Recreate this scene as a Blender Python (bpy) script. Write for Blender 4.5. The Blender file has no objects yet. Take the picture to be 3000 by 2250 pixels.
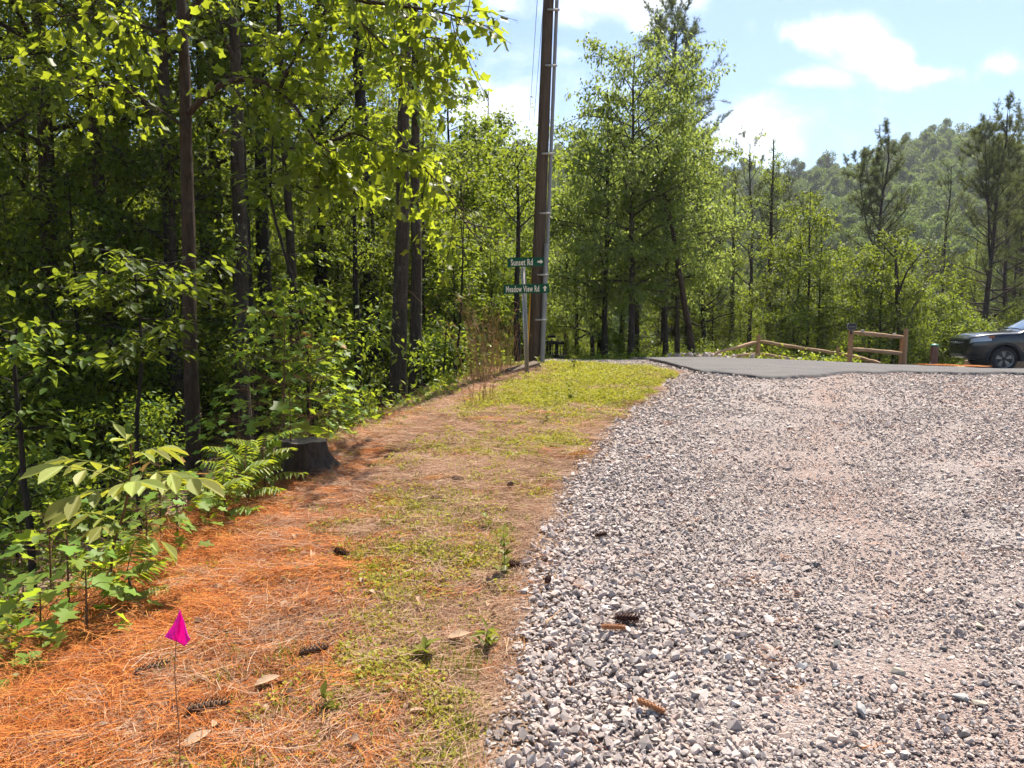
import bpy, math
import numpy as np
from mathutils import Vector, Matrix, Euler

rng = np.random.default_rng(11)
scene = bpy.context.scene
C = scene.collection
R = math.radians

# ------------------------------------------------------------------ camera
PITCH = R(4.6); FPX = 2167.0; EYE = np.array([0.0, 0.0, 1.5])
cam_d = bpy.data.cameras.new("camera"); cam = bpy.data.objects.new("camera", cam_d); C.objects.link(cam)
cam.location = EYE; cam.rotation_euler = (R(90) - PITCH, 0, 0)
cam_d.sensor_width = 36.0; cam_d.lens = 36.0 * FPX / 3000.0
cam_d.clip_start = 0.05; cam_d.clip_end = 3000
scene.camera = cam

# ------------------------------------------------------------------ light, sky, exposure
SUN_AZ, SUN_EL = R(26), R(60)
world = bpy.data.worlds.new("World"); scene.world = world; world.use_nodes = True
SKY_STRENGTH = 0.088
def build_sky():
    nt = world.node_tree; N = nt.nodes; L = nt.links
    bg = N['Background']
    sky = N.new('ShaderNodeTexSky'); sky.sky_type = 'NISHITA'; sky.sun_disc = False
    sky.sun_elevation = SUN_EL; sky.sun_rotation = SUN_AZ
    sky.altitude = 300; sky.air_density = 1.0; sky.dust_density = 0.9; sky.ozone_density = 3.6
    tc = N.new('ShaderNodeTexCoord')
    sep = N.new('ShaderNodeSeparateXYZ'); L.new(tc.outputs['Generated'], sep.inputs[0])
    def m(op, a, b=None, c=None, clamp=False):
        n = N.new('ShaderNodeMath'); n.operation = op; n.use_clamp = clamp
        for i, v in enumerate((a, b, c)):
            if v is None: continue
            if isinstance(v, (int, float)): n.inputs[i].default_value = v
            else: L.new(v, n.inputs[i])
        return n.outputs[0]
    # cumulus puffs lie on an upright plane facing the camera, placed from image pixels
    zz = m('MAXIMUM', sep.outputs[2], 0.02)
    yy = m('MAXIMUM', sep.outputs[1], 0.05)
    u = m('DIVIDE', sep.outputs[0], yy); v = m('DIVIDE', sep.outputs[2], yy)
    comb = N.new('ShaderNodeCombineXYZ'); L.new(u, comb.inputs[0]); L.new(v, comb.inputs[1])
    no = N.new('ShaderNodeTexNoise'); no.inputs['Scale'].default_value = 7; no.inputs['Detail'].default_value = 10; no.inputs['Roughness'].default_value = .60; no.inputs['Distortion'].default_value = .35
    L.new(comb.outputs[0], no.inputs['Vector'])
    nf = m('SUBTRACT', no.outputs[0], 0.5)
    front = m('GREATER_THAN', sep.outputs[1], 0.06)
    cl = None
    # (px, py, rx, ry, strength) of the cloud puffs seen over the ridge
    puffs = [(2450, 120, 120, 62, 1.0), (2550, 190, 110, 50, .95), (2300, 130, 95, 45, .8), (2690, 240, 160, 38, 1.0), (2880, 215, 75, 42, 1.05),
             (2360, 250, 110, 26, .55), (1800, 30, 190, 85, 1.05), (1690, -40, 120, 60, .9), (1880, 95, 110, 40, .7),
             (1480, 340, 330, 160, .72), (1660, 190, 80, 30, .6), (2230, 400, 260, 90, .8), (1430, 40, 130, 50, .45)]
    for (px, py, rx, ry, st) in puffs:
        cu, cv = (px - 1500) / FPX, (950 - py) / FPX
        du = m('MULTIPLY', m('SUBTRACT', u, cu), FPX / rx); dv = m('MULTIPLY', m('SUBTRACT', v, cv), FPX / ry)
        d = m('SQRT', m('ADD', m('MULTIPLY', du, du), m('MULTIPLY', dv, dv)))
        e = m('MULTIPLY', m('SUBTRACT', 1.35, d), st)
        cl = e if cl is None else m('MAXIMUM', cl, e)
    cl = m('ADD', cl, m('MULTIPLY', nf, 3.9))
    mr = N.new('ShaderNodeMapRange'); mr.interpolation_type = 'SMOOTHSTEP'
    mr.inputs['From Min'].default_value = 0.05; mr.inputs['From Max'].default_value = 1.45
    L.new(cl, mr.inputs['Value'])
    c1 = m('MULTIPLY', mr.outputs[0], front)
    # the same scattered cumulus over the rest of the sky
    comb2 = N.new('ShaderNodeCombineXYZ'); L.new(m('DIVIDE', sep.outputs[0], zz), comb2.inputs[0]); L.new(m('DIVIDE', sep.outputs[1], zz), comb2.inputs[1])
    no2 = N.new('ShaderNodeTexNoise'); no2.inputs['Scale'].default_value = 1.1; no2.inputs['Detail'].default_value = 8; no2.inputs['Roughness'].default_value = .55
    L.new(comb2.outputs[0], no2.inputs['Vector'])
    mr2 = N.new('ShaderNodeMapRange'); mr2.interpolation_type = 'SMOOTHSTEP'
    mr2.inputs['From Min'].default_value = 0.56; mr2.inputs['From Max'].default_value = 0.74
    L.new(no2.outputs[0], mr2.inputs['Value'])
    hi = m('MULTIPLY', mr2.outputs[0], m('GREATER_THAN', v, 0.55))
    back = m('MULTIPLY', mr2.outputs[0], m('LESS_THAN', sep.outputs[1], 0.06))
    c2 = m('MAXIMUM', hi, back)
    cc = m('MULTIPLY', m('MAXIMUM', c1, c2), 0.85, clamp=True)
    mix = N.new('ShaderNodeMix'); mix.data_type = 'RGBA'
    L.new(cc, mix.inputs['Factor']); L.new(sky.outputs[0], mix.inputs['A']); mix.inputs['B'].default_value = (8.6, 8.7, 8.9, 1)
    L.new(mix.outputs['Result'], bg.inputs[0]); bg.inputs[1].default_value = SKY_STRENGTH
build_sky()
sun_d = bpy.data.lights.new("sun", 'SUN'); sun_d.energy = 5.0; sun_d.angle = R(0.53); sun_d.color = (1.0, 0.92, 0.80)
sun = bpy.data.objects.new("sun", sun_d); C.objects.link(sun)
S = Vector((math.sin(SUN_AZ) * math.cos(SUN_EL), math.cos(SUN_AZ) * math.cos(SUN_EL), math.sin(SUN_EL)))
sun.rotation_euler = S.to_track_quat('Z', 'Y').to_euler(); sun.location = (20, 30, 60)
scene.view_settings.view_transform = 'Standard'; scene.view_settings.look = 'None'
scene.view_settings.gamma = 1.0; scene.view_settings.use_curve_mapping = False
scene.view_settings.exposure = 1.2
scene.render.engine = 'CYCLES'
cy = scene.cycles
cy.max_bounces = 7; cy.diffuse_bounces = 3; cy.glossy_bounces = 2; cy.transmission_bounces = 4; cy.transparent_max_bounces = 4; cy.volume_bounces = 0
cy.caustics_reflective = False; cy.caustics_refractive = False
cy.use_denoising = True; cy.use_adaptive_sampling = True; cy.adaptive_threshold = 0.03

# ------------------------------------------------------------------ helpers: pixels to places, terrain
cp, sp = math.cos(PITCH), math.sin(PITCH)
def ray(px, py):
    a = (px - 1500) / FPX; b = (1125 - py) / FPX
    return np.array([a, cp + sp * b, -sp + cp * b])
def at(px, py, Y):
    d = ray(px, py); return EYE + d * (Y / d[1])
def xat(px, Y): return float((px - 1500) / FPX * Y)

def sstep(a, b, x):
    t = np.clip((x - a) / (b - a), 0, 1); return t * t * (3 - 2 * t)
_yk = np.array([-30, 0, 2.5, 6, 9, 12.0, 14.0, 15.5, 17, 19, 22, 28, 40, 60, 100, 500.])
_zk = np.array([-1.6, -.15, 0, .21, .41, .61, .70, .735, .70, .57, .28, -.35, -1.9, -4.5, -7.5, -7.5])
_ys = np.linspace(-30, 500, 5301); _zs = np.interp(_ys, _yk, _zk)
_k = np.hanning(25); _k /= _k.sum(); _zs = np.convolve(np.pad(_zs, 12, mode='edge'), _k, 'valid')
def xe(y): return np.interp(y, [-6, 0, 3, 5, 7.3, 9.4, 11.5, 13, 16, 20, 30, 60], [-2.2, -2.05, -1.95, -1.95, -1.8, -1.3, -.7, -.35, .0, -.1, -.5, -2])
def vnoise(x, y, s, seed=0):
    # cheap smooth value noise
    x = np.asarray(x, float) / s + seed * 17.3; y = np.asarray(y, float) / s + seed * 9.1
    xi = np.floor(x); yi = np.floor(y); fx = x - xi; fy = y - yi
    fx = fx * fx * (3 - 2 * fx); fy = fy * fy * (3 - 2 * fy)
    def h(a, b):
        v = np.sin(a * 127.1 + b * 311.7 + seed * 74.7) * 43758.5453; return v - np.floor(v)
    return (h(xi, yi) * (1 - fx) + h(xi + 1, yi) * fx) * (1 - fy) + (h(xi, yi + 1) * (1 - fx) + h(xi + 1, yi + 1) * fx) * fy
def H(x, y):
    x = np.asarray(x, float); y = np.asarray(y, float)
    z = np.interp(y, _ys, _zs)
    z = z - .27 * sstep(3.5, 12.5, x) * sstep(-5, 8, y)
    d = xe(y) - x
    k = np.interp(y, [0, 11, 15, 20, 30, 60], [1, 1, .75, .55, .5, .3])
    a = np.clip(d + 1.0, 0, 1); drop = .11 * a * a
    drop = drop + .42 * np.clip(d, 0, .7) + .78 * np.clip(d - .7, 0, 1.7) + .14 * np.clip(d - 2.4, 0, 10) + .05 * np.clip(d - 11.9, 0, 30)
    z = z - drop * k
    amp = .02 + .10 * np.clip(d, 0, 1)
    z = z + (vnoise(x, y, .9, 1) - .5) * amp * 2 * np.where((d > -2.5) | (y > 19), 1, .4) + (vnoise(x, y, 6, 2) - .5) * np.clip((y - 20) / 20, 0, 1) * 1.0
    return z
def G(px, py):
    d = ray(px, py); t = np.arange(1.0, 80, .01); P = EYE + t[:, None] * d
    below = P[:, 2] < H(P[:, 0], P[:, 1])
    i = int(np.argmax(below)) if below.any() else len(t) - 1
    return P[i]

# ------------------------------------------------------------------ helpers: materials
MATS = {}
def newmat(name):
    m = bpy.data.materials.new(name); m.use_nodes = True; MATS[name] = m
    return m, m.node_tree.nodes, m.node_tree.links, m.node_tree.nodes['Principled BSDF']
def ramp(N, stops, interp='LINEAR'):
    r = N.new('ShaderNodeValToRGB'); r.color_ramp.interpolation = interp
    el = r.color_ramp.elements
    while len(el) < len(stops): el.new(.5)
    for e, (p, c) in zip(el, stops): e.position = p; e.color = (*c, 1)
    return r
def noise(N, L, scale, detail=5, rough=.55, vec=None, dist=0):
    n = N.new('ShaderNodeTexNoise'); n.inputs['Scale'].default_value = scale; n.inputs['Detail'].default_value = detail
    n.inputs['Roughness'].default_value = rough; n.inputs['Distortion'].default_value = dist
    if vec is not None: L.new(vec, n.inputs['Vector'])
    return n
def coords(N, L, kind='Object', scale=(1, 1, 1)):
    t = N.new('ShaderNodeTexCoord')
    mp = N.new('ShaderNodeMapping'); mp.inputs['Scale'].default_value = scale
    L.new(t.outputs[kind], mp.inputs['Vector']); return mp.outputs[0]
def bump(N, L, h, bsdf, strength=.5, dist=.02):
    b = N.new('ShaderNodeBump'); b.inputs['Strength'].default_value = strength; b.inputs['Distance'].default_value = dist
    L.new(h, b.inputs['Height']); L.new(b.outputs[0], bsdf.inputs['Normal']); return b
def simple(name, col, rough=.6, metal=0, spec=.5, nscale=0, nvar=.25, bumps=0, coat=0):
    m, N, L, b = newmat(name)
    b.inputs['Roughness'].default_value = rough; b.inputs['Metallic'].default_value = metal; b.inputs['Specular IOR Level'].default_value = spec
    b.inputs['Coat Weight'].default_value = coat; b.inputs['Coat Roughness'].default_value = .04
    b.inputs['Base Color'].default_value = (*col, 1)
    if nscale:
        n = noise(N, L, nscale, 6, .6, coords(N, L))
        r = ramp(N, [(.25, tuple(c * (1 - nvar) for c in col)), (.75, tuple(min(1, c * (1 + nvar)) for c in col))])
        L.new(n.outputs[0], r.inputs[0]); L.new(r.outputs[0], b.inputs['Base Color'])
        if bumps: bump(N, L, n.outputs[0], b, bumps, .01)
    return m
def leafmat(name, stops, trans, tw=.5, rough=.5, hue=.03, spec=.18):
    """thin leaf: reflects, and passes sunlight through tinted yellow-green"""
    m, N, L, b = newmat(name)
    g = N.new('ShaderNodeNewGeometry'); oi = N.new('ShaderNodeObjectInfo')
    r = ramp(N, [(i / (len(stops) - 1), c) for i, c in enumerate(stops)]); L.new(g.outputs['Random Per Island'], r.inputs[0])
    hs = N.new('ShaderNodeHueSaturation'); L.new(r.outputs[0], hs.inputs['Color'])
    ma = N.new('ShaderNodeMapRange'); ma.inputs['To Min'].default_value = .5 - hue; ma.inputs['To Max'].default_value = .5 + hue * .6
    L.new(oi.outputs['Random'], ma.inputs['Value']); L.new(ma.outputs[0], hs.inputs['Hue'])
    L.new(hs.outputs[0], b.inputs['Base Color']); b.inputs['Roughness'].default_value = rough; b.inputs['Specular IOR Level'].default_value = spec
    t = N.new('ShaderNodeBsdfTranslucent')
    mt = N.new('ShaderNodeMix'); mt.data_type = 'RGBA'; mt.inputs['Factor'].default_value = .3
    mt.inputs['A'].default_value = (*trans, 1); L.new(hs.outputs[0], mt.inputs['B']); L.new(mt.outputs['Result'], t.inputs['Color'])
    mx = N.new('ShaderNodeMixShader'); mx.inputs[0].default_value = tw
    L.new(b.outputs[0], mx.inputs[1]); L.new(t.outputs[0], mx.inputs[2])
    L.new(mx.outputs[0], N['Material Output'].inputs['Surface'])
    return m
def randmat(name, stops, rough=.8, spec=.3, per='island', nscale=0, tw=0, bumps=0):
    m, N, L, b = newmat(name)
    if per == 'island': src = N.new('ShaderNodeNewGeometry').outputs['Random Per Island']
    else: src = N.new('ShaderNodeObjectInfo').outputs['Random']
    r = ramp(N, [(i / (len(stops) - 1), c) for i, c in enumerate(stops)]); L.new(src, r.inputs[0])
    out = r.outputs[0]
    if nscale:
        n = noise(N, L, nscale, 6, .65, coords(N, L))
        mp = N.new('ShaderNodeMapRange'); mp.inputs['From Min'].default_value = .3; mp.inputs['From Max'].default_value = .7
        mp.inputs['To Min'].default_value = .65; mp.inputs['To Max'].default_value = 1.25; L.new(n.outputs[0], mp.inputs['Value'])
        mm = N.new('ShaderNodeVectorMath'); mm.operation = 'SCALE'; L.new(out, mm.inputs[0]); L.new(mp.outputs[0], mm.inputs['Scale']); out = mm.outputs[0]
        if bumps: bump(N, L, n.outputs[0], b, bumps, .004)
    L.new(out, b.inputs['Base Color']); b.inputs['Roughness'].default_value = rough; b.inputs['Specular IOR Level'].default_value = spec
    if tw:
        t = N.new('ShaderNodeBsdfTranslucent'); L.new(out, t.inputs['Color'])
        mx = N.new('ShaderNodeMixShader'); mx.inputs[0].default_value = tw
        L.new(b.outputs[0], mx.inputs[1]); L.new(t.outputs[0], mx.inputs[2]); L.new(mx.outputs[0], N['Material Output'].inputs['Surface'])
    return m
def barkmat(name, c1, c2, lichen, sc=(9, 9, 1.6), amt=.35):
    m, N, L, b = newmat(name)
    v = coords(N, L, 'Object', sc)
    n = noise(N, L, 3.0, 8, .65, v, .6)
    r = ramp(N, [(.3, c1), (.62, c2)]); L.new(n.outputs[0], r.inputs[0])
    v2 = coords(N, L, 'Object', (1, 1, 1)); n2 = noise(N, L, 5.5, 6, .7, v2)
    r2 = ramp(N, [(.55, (0, 0, 0)), (.68, (1, 1, 1))]); L.new(n2.outputs[0], r2.inputs[0])
    f = N.new('ShaderNodeMath'); f.operation = 'MULTIPLY'; f.inputs[1].default_value = amt; L.new(r2.outputs[0], f.inputs[0])
    mx = N.new('ShaderNodeMix'); mx.data_type = 'RGBA'; L.new(f.outputs[0], mx.inputs['Factor']); L.new(r.outputs[0], mx.inputs['A']); mx.inputs['B'].default_value = (*lichen, 1)
    L.new(mx.outputs['Result'], b.inputs['Base Color']); b.inputs['Roughness'].default_value = .9; b.inputs['Specular IOR Level'].default_value = .2
    bump(N, L, n.outputs[0], b, .9, .03)
    return m

# leaves
leafmat('leaf_shade_tint', [(.022, .046, .009), (.036, .070, .012), (.06, .10, .016)], (.40, .48, .03), .47)  # darker leaf green, with the shade of the woods put into the colour
leafmat('leaf_lit_tint', [(.045, .09, .014), (.07, .125, .018), (.10, .15, .02)], (.44, .53, .035), .47)  # lighter copy of the same leaf, sunlit brightness put into the colour
leafmat('leaf_tulip', [(.045, .085, .014), (.065, .12, .018), (.09, .15, .02)], (.56, .64, .03), .56, .4)
leafmat('leaf_plant', [(.09, .17, .025), (.14, .22, .03), (.20, .26, .035)], (.55, .62, .03), .42, .38)
leafmat('leaf_maple', [(.075, .15, .03), (.10, .18, .035), (.14, .21, .04)], (.38, .50, .03), .4, .4)
leafmat('leaf_hickory', [(.22, .27, .07), (.27, .31, .08), (.31, .34, .09)], (.55, .56, .04), .35, .45)
leafmat('leaf_airy', [(.075, .115, .03), (.10, .145, .035), (.13, .175, .045)], (.46, .56, .09), .5)
leafmat('leaf_far', [(.045, .085, .02), (.065, .11, .024), (.095, .14, .03)], (.24, .33, .04), .42, .5, .05)
leafmat('needle', [(.055, .08, .028), (.075, .10, .032), (.10, .12, .04)], (.20, .24, .06), .4, .5, .02)
leafmat('weed', [(.20, .22, .03), (.33, .32, .04), (.46, .38, .06), (.15, .19, .025)], (.55, .55, .04), .38, .5, .015)
leafmat('grass_green', [(.09, .13, .02), (.15, .18, .03), (.22, .22, .04)], (.36, .40, .03), .38, .45, .03)
randmat('straw', [(.16, .045, .012), (.46, .13, .025), (.62, .20, .035), (.68, .33, .09), (.30, .08, .02)], .75, .3, tw=.25)  # natural orange, deepened so the colour carries part of an orange flare veil
randmat('straw_faded', [(.15, .075, .042), (.35, .19, .11), (.47, .285, .17), (.62, .45, .31), (.24, .115, .065)], .75, .3, tw=.25)
randmat('litter', [(.10, .045, .022), (.22, .10, .05), (.34, .19, .10), (.48, .33, .21), (.15, .065, .03), (.28, .15, .08)], .8, .25, nscale=20, tw=.12)
randmat('dry_grass', [(.44, .24, .10), (.58, .36, .17), (.34, .17, .07)], .7, .3, tw=.3)
randmat('stone', [(.24, .205, .188), (.37, .315, .285), (.46, .395, .355), (.57, .50, .455), (.43, .325, .272), (.50, .42, .382), (.31, .26, .236)], .82, .3, 'object', nscale=55, bumps=.5)
barkmat('bark_oak', (.020, .015, .011), (.068, .052, .038), (.19, .18, .15))
barkmat('bark_brown', (.020, .013, .008), (.068, .044, .027), (.15, .13, .10), amt=.25)
barkmat('bark_dark', (.012, .010, .008), (.036, .029, .023), (.12, .12, .10), amt=.3)
barkmat('bark_pine', (.022, .017, .014), (.06, .045, .036), (.11, .09, .075), amt=.3)
barkmat('stem_red', (.10, .05, .025), (.17, .09, .045), (.2, .14, .08), amt=.2)

# ------------------------------------------------------------------ helpers: meshes, things
class Geo:
    def __init__(s): s.V = []; s.F = {}; s.n = 0
    def add(s, V, F, mi=0):
        V = np.asarray(V, float).reshape(-1, 3); F = np.asarray(F, int)
        s.F.setdefault((F.shape[1], mi), []).append(F + s.n); s.V.append(V); s.n += len(V)
    def mesh(s, name, mats, smooth=False):
        me = bpy.data.meshes.new(name)
        V = np.concatenate(s.V); me.vertices.add(len(V)); me.vertices.foreach_set('co', V.ravel().astype(np.float32))
        loops, starts, mis = [], [], []; pos = 0
        for (k, mi), fl in s.F.items():
            f = np.concatenate(fl); loops.append(f.ravel()); starts.append(pos + np.arange(len(f)) * k); mis.append(np.full(len(f), mi)); pos += f.size
        loops = np.concatenate(loops); starts = np.concatenate(starts)
        me.loops.add(len(loops)); me.loops.foreach_set('vertex_index', loops.astype(np.int32))
        me.polygons.add(len(starts)); me.polygons.foreach_set('loop_start', starts.astype(np.int32))
        me.polygons.foreach_set('material_index', np.concatenate(mis).astype(np.int32))
        if smooth: me.polygons.foreach_set('use_smooth', np.ones(len(starts), bool))
        me.update(calc_edges=True); me.validate()
        for m in (mats if isinstance(mats, (list, tuple)) else [mats]): me.materials.append(MATS[m])
        return me
    def obj(s, name, mats, parent=None, smooth=False, loc=None, link=True):
        o = bpy.data.objects.new(name, s.mesh(name, mats, smooth))
        if link: C.objects.link(o)
        if parent is not None: o.parent = parent
        if loc is not None: o.location = loc
        return o
def tag(o, label, cat, group=None, kind=None):
    o['label'] = label
    if cat: o['category'] = cat
    if group: o['group'] = group
    if kind: o['kind'] = kind
    return o
def struct(o, label=None): o['kind'] = 'structure'; o['label'] = label; return o
def thing(name, label, cat, loc, rz=0, group=None):
    o = bpy.data.objects.new(name, None); C.objects.link(o); o.location = loc; o.rotation_euler = (0, 0, rz)
    o.empty_display_size = .2
    return tag(o, label, cat, group)
def dup(root, loc, rz, sc=1, label=None, group=None, tilt=(0, 0)):
    r = root.copy(); C.objects.link(r); r.location = loc; r.rotation_euler = (tilt[0], tilt[1], rz); r.scale = (sc, sc, sc) if np.isscalar(sc) else sc
    if label: r['label'] = label
    if group: r['group'] = group
    for ch in root.children:
        c = ch.copy(); C.objects.link(c); c.parent = r
        for g in ch.children:
            d = g.copy(); C.objects.link(d); d.parent = c
    return r
def unit(v): v = np.asarray(v, float); return v / (np.linalg.norm(v, axis=-1, keepdims=True) + 1e-12)
def tube(geo, P, Rr, n=6, cap=True, mi=0, jit=0):
    P = np.asarray(P, float); Rr = np.broadcast_to(np.asarray(Rr, float), (len(P),))
    T = unit(np.gradient(P, axis=0))
    ref = np.array([0, 0, 1.]) if abs(T[:, 2]).mean() < .8 else np.array([1., 0, 0])
    A = unit(np.cross(T, ref)); B = np.cross(T, A)
    th = np.arange(n) * 2 * math.pi / n
    rr = Rr[:, None] * (1 + (rng.uniform(-jit, jit, (len(P), n)) if jit else 0))
    V = P[:, None] + rr[..., None] * (np.cos(th)[None, :, None] * A[:, None] + np.sin(th)[None, :, None] * B[:, None])
    k = len(P); i = np.arange(k - 1)[:, None] * n; j = np.arange(n)[None]; j2 = (j + 1) % n
    F = np.stack([i + j, i + j2, i + n + j2, i + n + j], -1).reshape(-1, 4)
    geo.add(V, F, mi)
    if cap and n >= 3:
        geo.add(V[0], [list(range(n))[::-1]], mi); geo.add(V[-1], [list(range(n))], mi)
def box(geo, lo, hi, M=None, mi=0):
    x0, y0, z0 = lo; x1, y1, z1 = hi
    V = np.array([[x0, y0, z0], [x1, y0, z0], [x1, y1, z0], [x0, y1, z0], [x0, y0, z1], [x1, y0, z1], [x1, y1, z1], [x0, y1, z1]], float)
    if M is not None: V = V @ np.asarray(M)[:3, :3].T + np.asarray(M)[:3, 3]
    geo.add(V, [[0, 3, 2, 1], [4, 5, 6, 7], [0, 1, 5, 4], [1, 2, 6, 5], [2, 3, 7, 6], [3, 0, 4, 7]], mi)
def bbox_obj(name, lo, hi, mat, parent=None, bevel=.01, seg=2, loc=None):
    g = Geo(); box(g, lo, hi); o = g.obj(name, mat, parent, loc=loc)
    if bevel:
        b = o.modifiers.new('bevel', 'BEVEL'); b.width = bevel; b.segments = seg
    return o
def frames(d, roll):
    d = unit(d); up = np.broadcast_to(np.array([0, 0, 1.]), d.shape)
    side = np.cross(up, d); bad = np.linalg.norm(side, axis=1) < 1e-3; side[bad] = [1, 0, 0]; side = unit(side)
    nz = np.cross(d, side)
    c, s = np.cos(roll)[:, None], np.sin(roll)[:, None]
    y = side * c + nz * s; z = np.cross(d, y)
    return np.stack([d, y, z], -1)   # columns
def mirror_leaf(half, fold=.10, droop=.12):
    h = np.array(half, float)      # (x along, y across) from base to tip, first and last on the midrib
    k = len(h)
    L_ = np.c_[h, fold * np.abs(h[:, 1]) * 2 - droop * h[:, 0] ** 2]
    Rr = L_.copy(); Rr[:, 1] *= -1
    V = np.concatenate([L_, Rr[1:-1]]); left = list(range(k)); right = [0] + [k + i for i in range(k - 2)] + [k - 1]
    return V, np.array([left[::-1], right])
T_DIAMOND = (np.array([[0, 0, 0], [.42, .26, .04], [1, 0, -.12], [.42, -.26, .04]]), np.array([[0, 2, 1], [0, 3, 2]]))
T_OVATE = mirror_leaf([(0, 0), (.18, .2), (.45, .27), (.75, .16), (1, 0)])
T_LANCE = mirror_leaf([(0, 0), (.3, .10), (.65, .09), (1, 0)], .2, .25)
T_HICK = mirror_leaf([(0, 0), (.12, .04), (.32, .135), (.52, .20), (.68, .205), (.82, .145), (.93, .05), (1, 0)], .18, .28)
T_TULIP = mirror_leaf([(0, 0), (.04, .22), (.18, .46), (.42, .33), (.62, .30), (.92, .42), (.94, .2), (.84, 0)], .08, .15)
T_MAPLE = mirror_leaf([(0, 0), (-.10, .16), (.02, .48), (.22, .27), (.36, .36), (.52, .62), (.60, .36), (.66, .16), (.80, .20), (1.0, 0)], .06, .12)
def add_leaves(geo, pos, d, roll, size, tmpl, mi=0):
    V, F = tmpl; n = len(pos); M = frames(d, roll)
    W = np.einsum('nij,kj->nki', M, V) * np.asarray(size).reshape(-1, 1, 1) + np.asarray(pos)[:, None]
    k = len(V); FF = (F[None] + (np.arange(n) * k)[:, None, None]).reshape(-1, F.shape[1])
    geo.add(W.reshape(-1, 3), FF, mi)
def leaf_dirs(n, el_mean=-25, el_sd=28, r=rng):
    az = r.uniform(0, 2 * math.pi, n); el = np.radians(np.clip(r.normal(el_mean, el_sd, n), -85, 80))
    return np.stack([np.cos(az) * np.cos(el), np.sin(az) * np.cos(el), np.sin(el)], -1)
def curve_pts(P, n=12):
    """smooth resample of a polyline (Catmull-Rom)"""
    P = np.asarray(P, float); Q = np.concatenate([[2 * P[0] - P[1]], P, [2 * P[-1] - P[-2]]])
    out = []; m = len(P) - 1
    for t in np.linspace(0, m - 1e-6, n):
        i = int(t); f = t - i; a, b, c, d = Q[i:i + 4]
        out.append(.5 * ((2 * b) + (c - a) * f + (2 * a - 5 * b + 4 * c - d) * f * f + (3 * b - a - 3 * c + d) * f ** 3))
    return np.array(out)
PROTO = bpy.data.collections.new('prototypes')      # not linked into the scene: shapes the scatter draws from
def scatter(name, pts, rots, scl, protos, label):
    """one 'stuff' object: points that carry a small piece each (geometry nodes)"""
    me = bpy.data.meshes.new(name); n = len(pts); me.vertices.add(n); me.vertices.foreach_set('co', np.asarray(pts, np.float32).ravel())
    a = me.attributes.new('rot', 'FLOAT_VECTOR', 'POINT'); a.data.foreach_set('vector', np.asarray(rots, np.float32).ravel())
    a = me.attributes.new('scl', 'FLOAT_VECTOR', 'POINT'); a.data.foreach_set('vector', np.asarray(scl, np.float32).ravel())
    a = me.attributes.new('pick', 'INT', 'POINT'); a.data.foreach_set('value', rng.integers(0, len(protos), n).astype(np.int32))
    o = bpy.data.objects.new(name, me); C.objects.link(o); o['kind'] = 'stuff'; o['label'] = label
    col = bpy.data.collections.new(name + '_shapes')
    for i, p in enumerate(protos): p.name = '%s_shape_%02d' % (name, i); col.objects.link(p)
    ng = bpy.data.node_groups.new(name, 'GeometryNodeTree')
    ng.interface.new_socket('Geometry', in_out='INPUT', socket_type='NodeSocketGeometry'); ng.interface.new_socket('Geometry', in_out='OUTPUT', socket_type='NodeSocketGeometry')
    N = ng.nodes; L = ng.links
    gi = N.new('NodeGroupInput'); go = N.new('NodeGroupOutput')
    ci = N.new('GeometryNodeCollectionInfo'); ci.inputs['Collection'].default_value = col; ci.inputs['Separate Children'].default_value = True; ci.inputs['Reset Children'].default_value = True
    ip = N.new('GeometryNodeInstanceOnPoints'); ip.inputs['Pick Instance'].default_value = True
    def attr(nm, t):
        k = N.new('GeometryNodeInputNamedAttribute'); k.data_type = t; k.inputs['Name'].default_value = nm; return k.outputs['Attribute']
    er = N.new('FunctionNodeEulerToRotation'); L.new(attr('rot', 'FLOAT_VECTOR'), er.inputs[0])
    L.new(gi.outputs[0], ip.inputs['Points']); L.new(ci.outputs[0], ip.inputs['Instance']); L.new(attr('pick', 'INT'), ip.inputs['Instance Index'])
    L.new(er.outputs[0], ip.inputs['Rotation']); L.new(attr('scl', 'FLOAT_VECTOR'), ip.inputs['Scale']); L.new(ip.outputs[0], go.inputs[0])
    md = o.modifiers.new('scatter', 'NODES'); md.node_group = ng
    return o

# ================================================================== LARGE STRUCTURE
def xg(y):    # left edge of the gravel
    b = np.interp(y, [-6, 0, 2.6, 4.06, 5.67, 7.6, 9.9, 12.3, 13.0, 13.6, 14.1, 14.6, 15.2, 17, 22], [-.2, -.06, .0, .11, .37, .88, 1.83, 2.75, 2.95, 2.6, 1.7, .8, .5, .6, .9])
    return b + (vnoise(y, y * 0, .45, 5) - .5) * .16 * np.clip(y / 6, .5, 1.4)
def ya(x):    # front edge of the asphalt
    return np.interp(x, [2.9, 3.1, 3.3, 4.2, 5.2, 6.1, 7.4, 9.2, 14, 34], [15.6, 13.6, 12.7, 12.05, 12.5, 13.2, 13.8, 14.3, 15, 16]) + (vnoise(x, x * 0, .5, 9) - .5) * .26 + (vnoise(x, x * 0, .09, 10) - .5) * .10
def yb(x): return np.interp(x, [3, 8.8, 11, 34], [18.2, 18.0, 25.5, 26])

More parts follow.
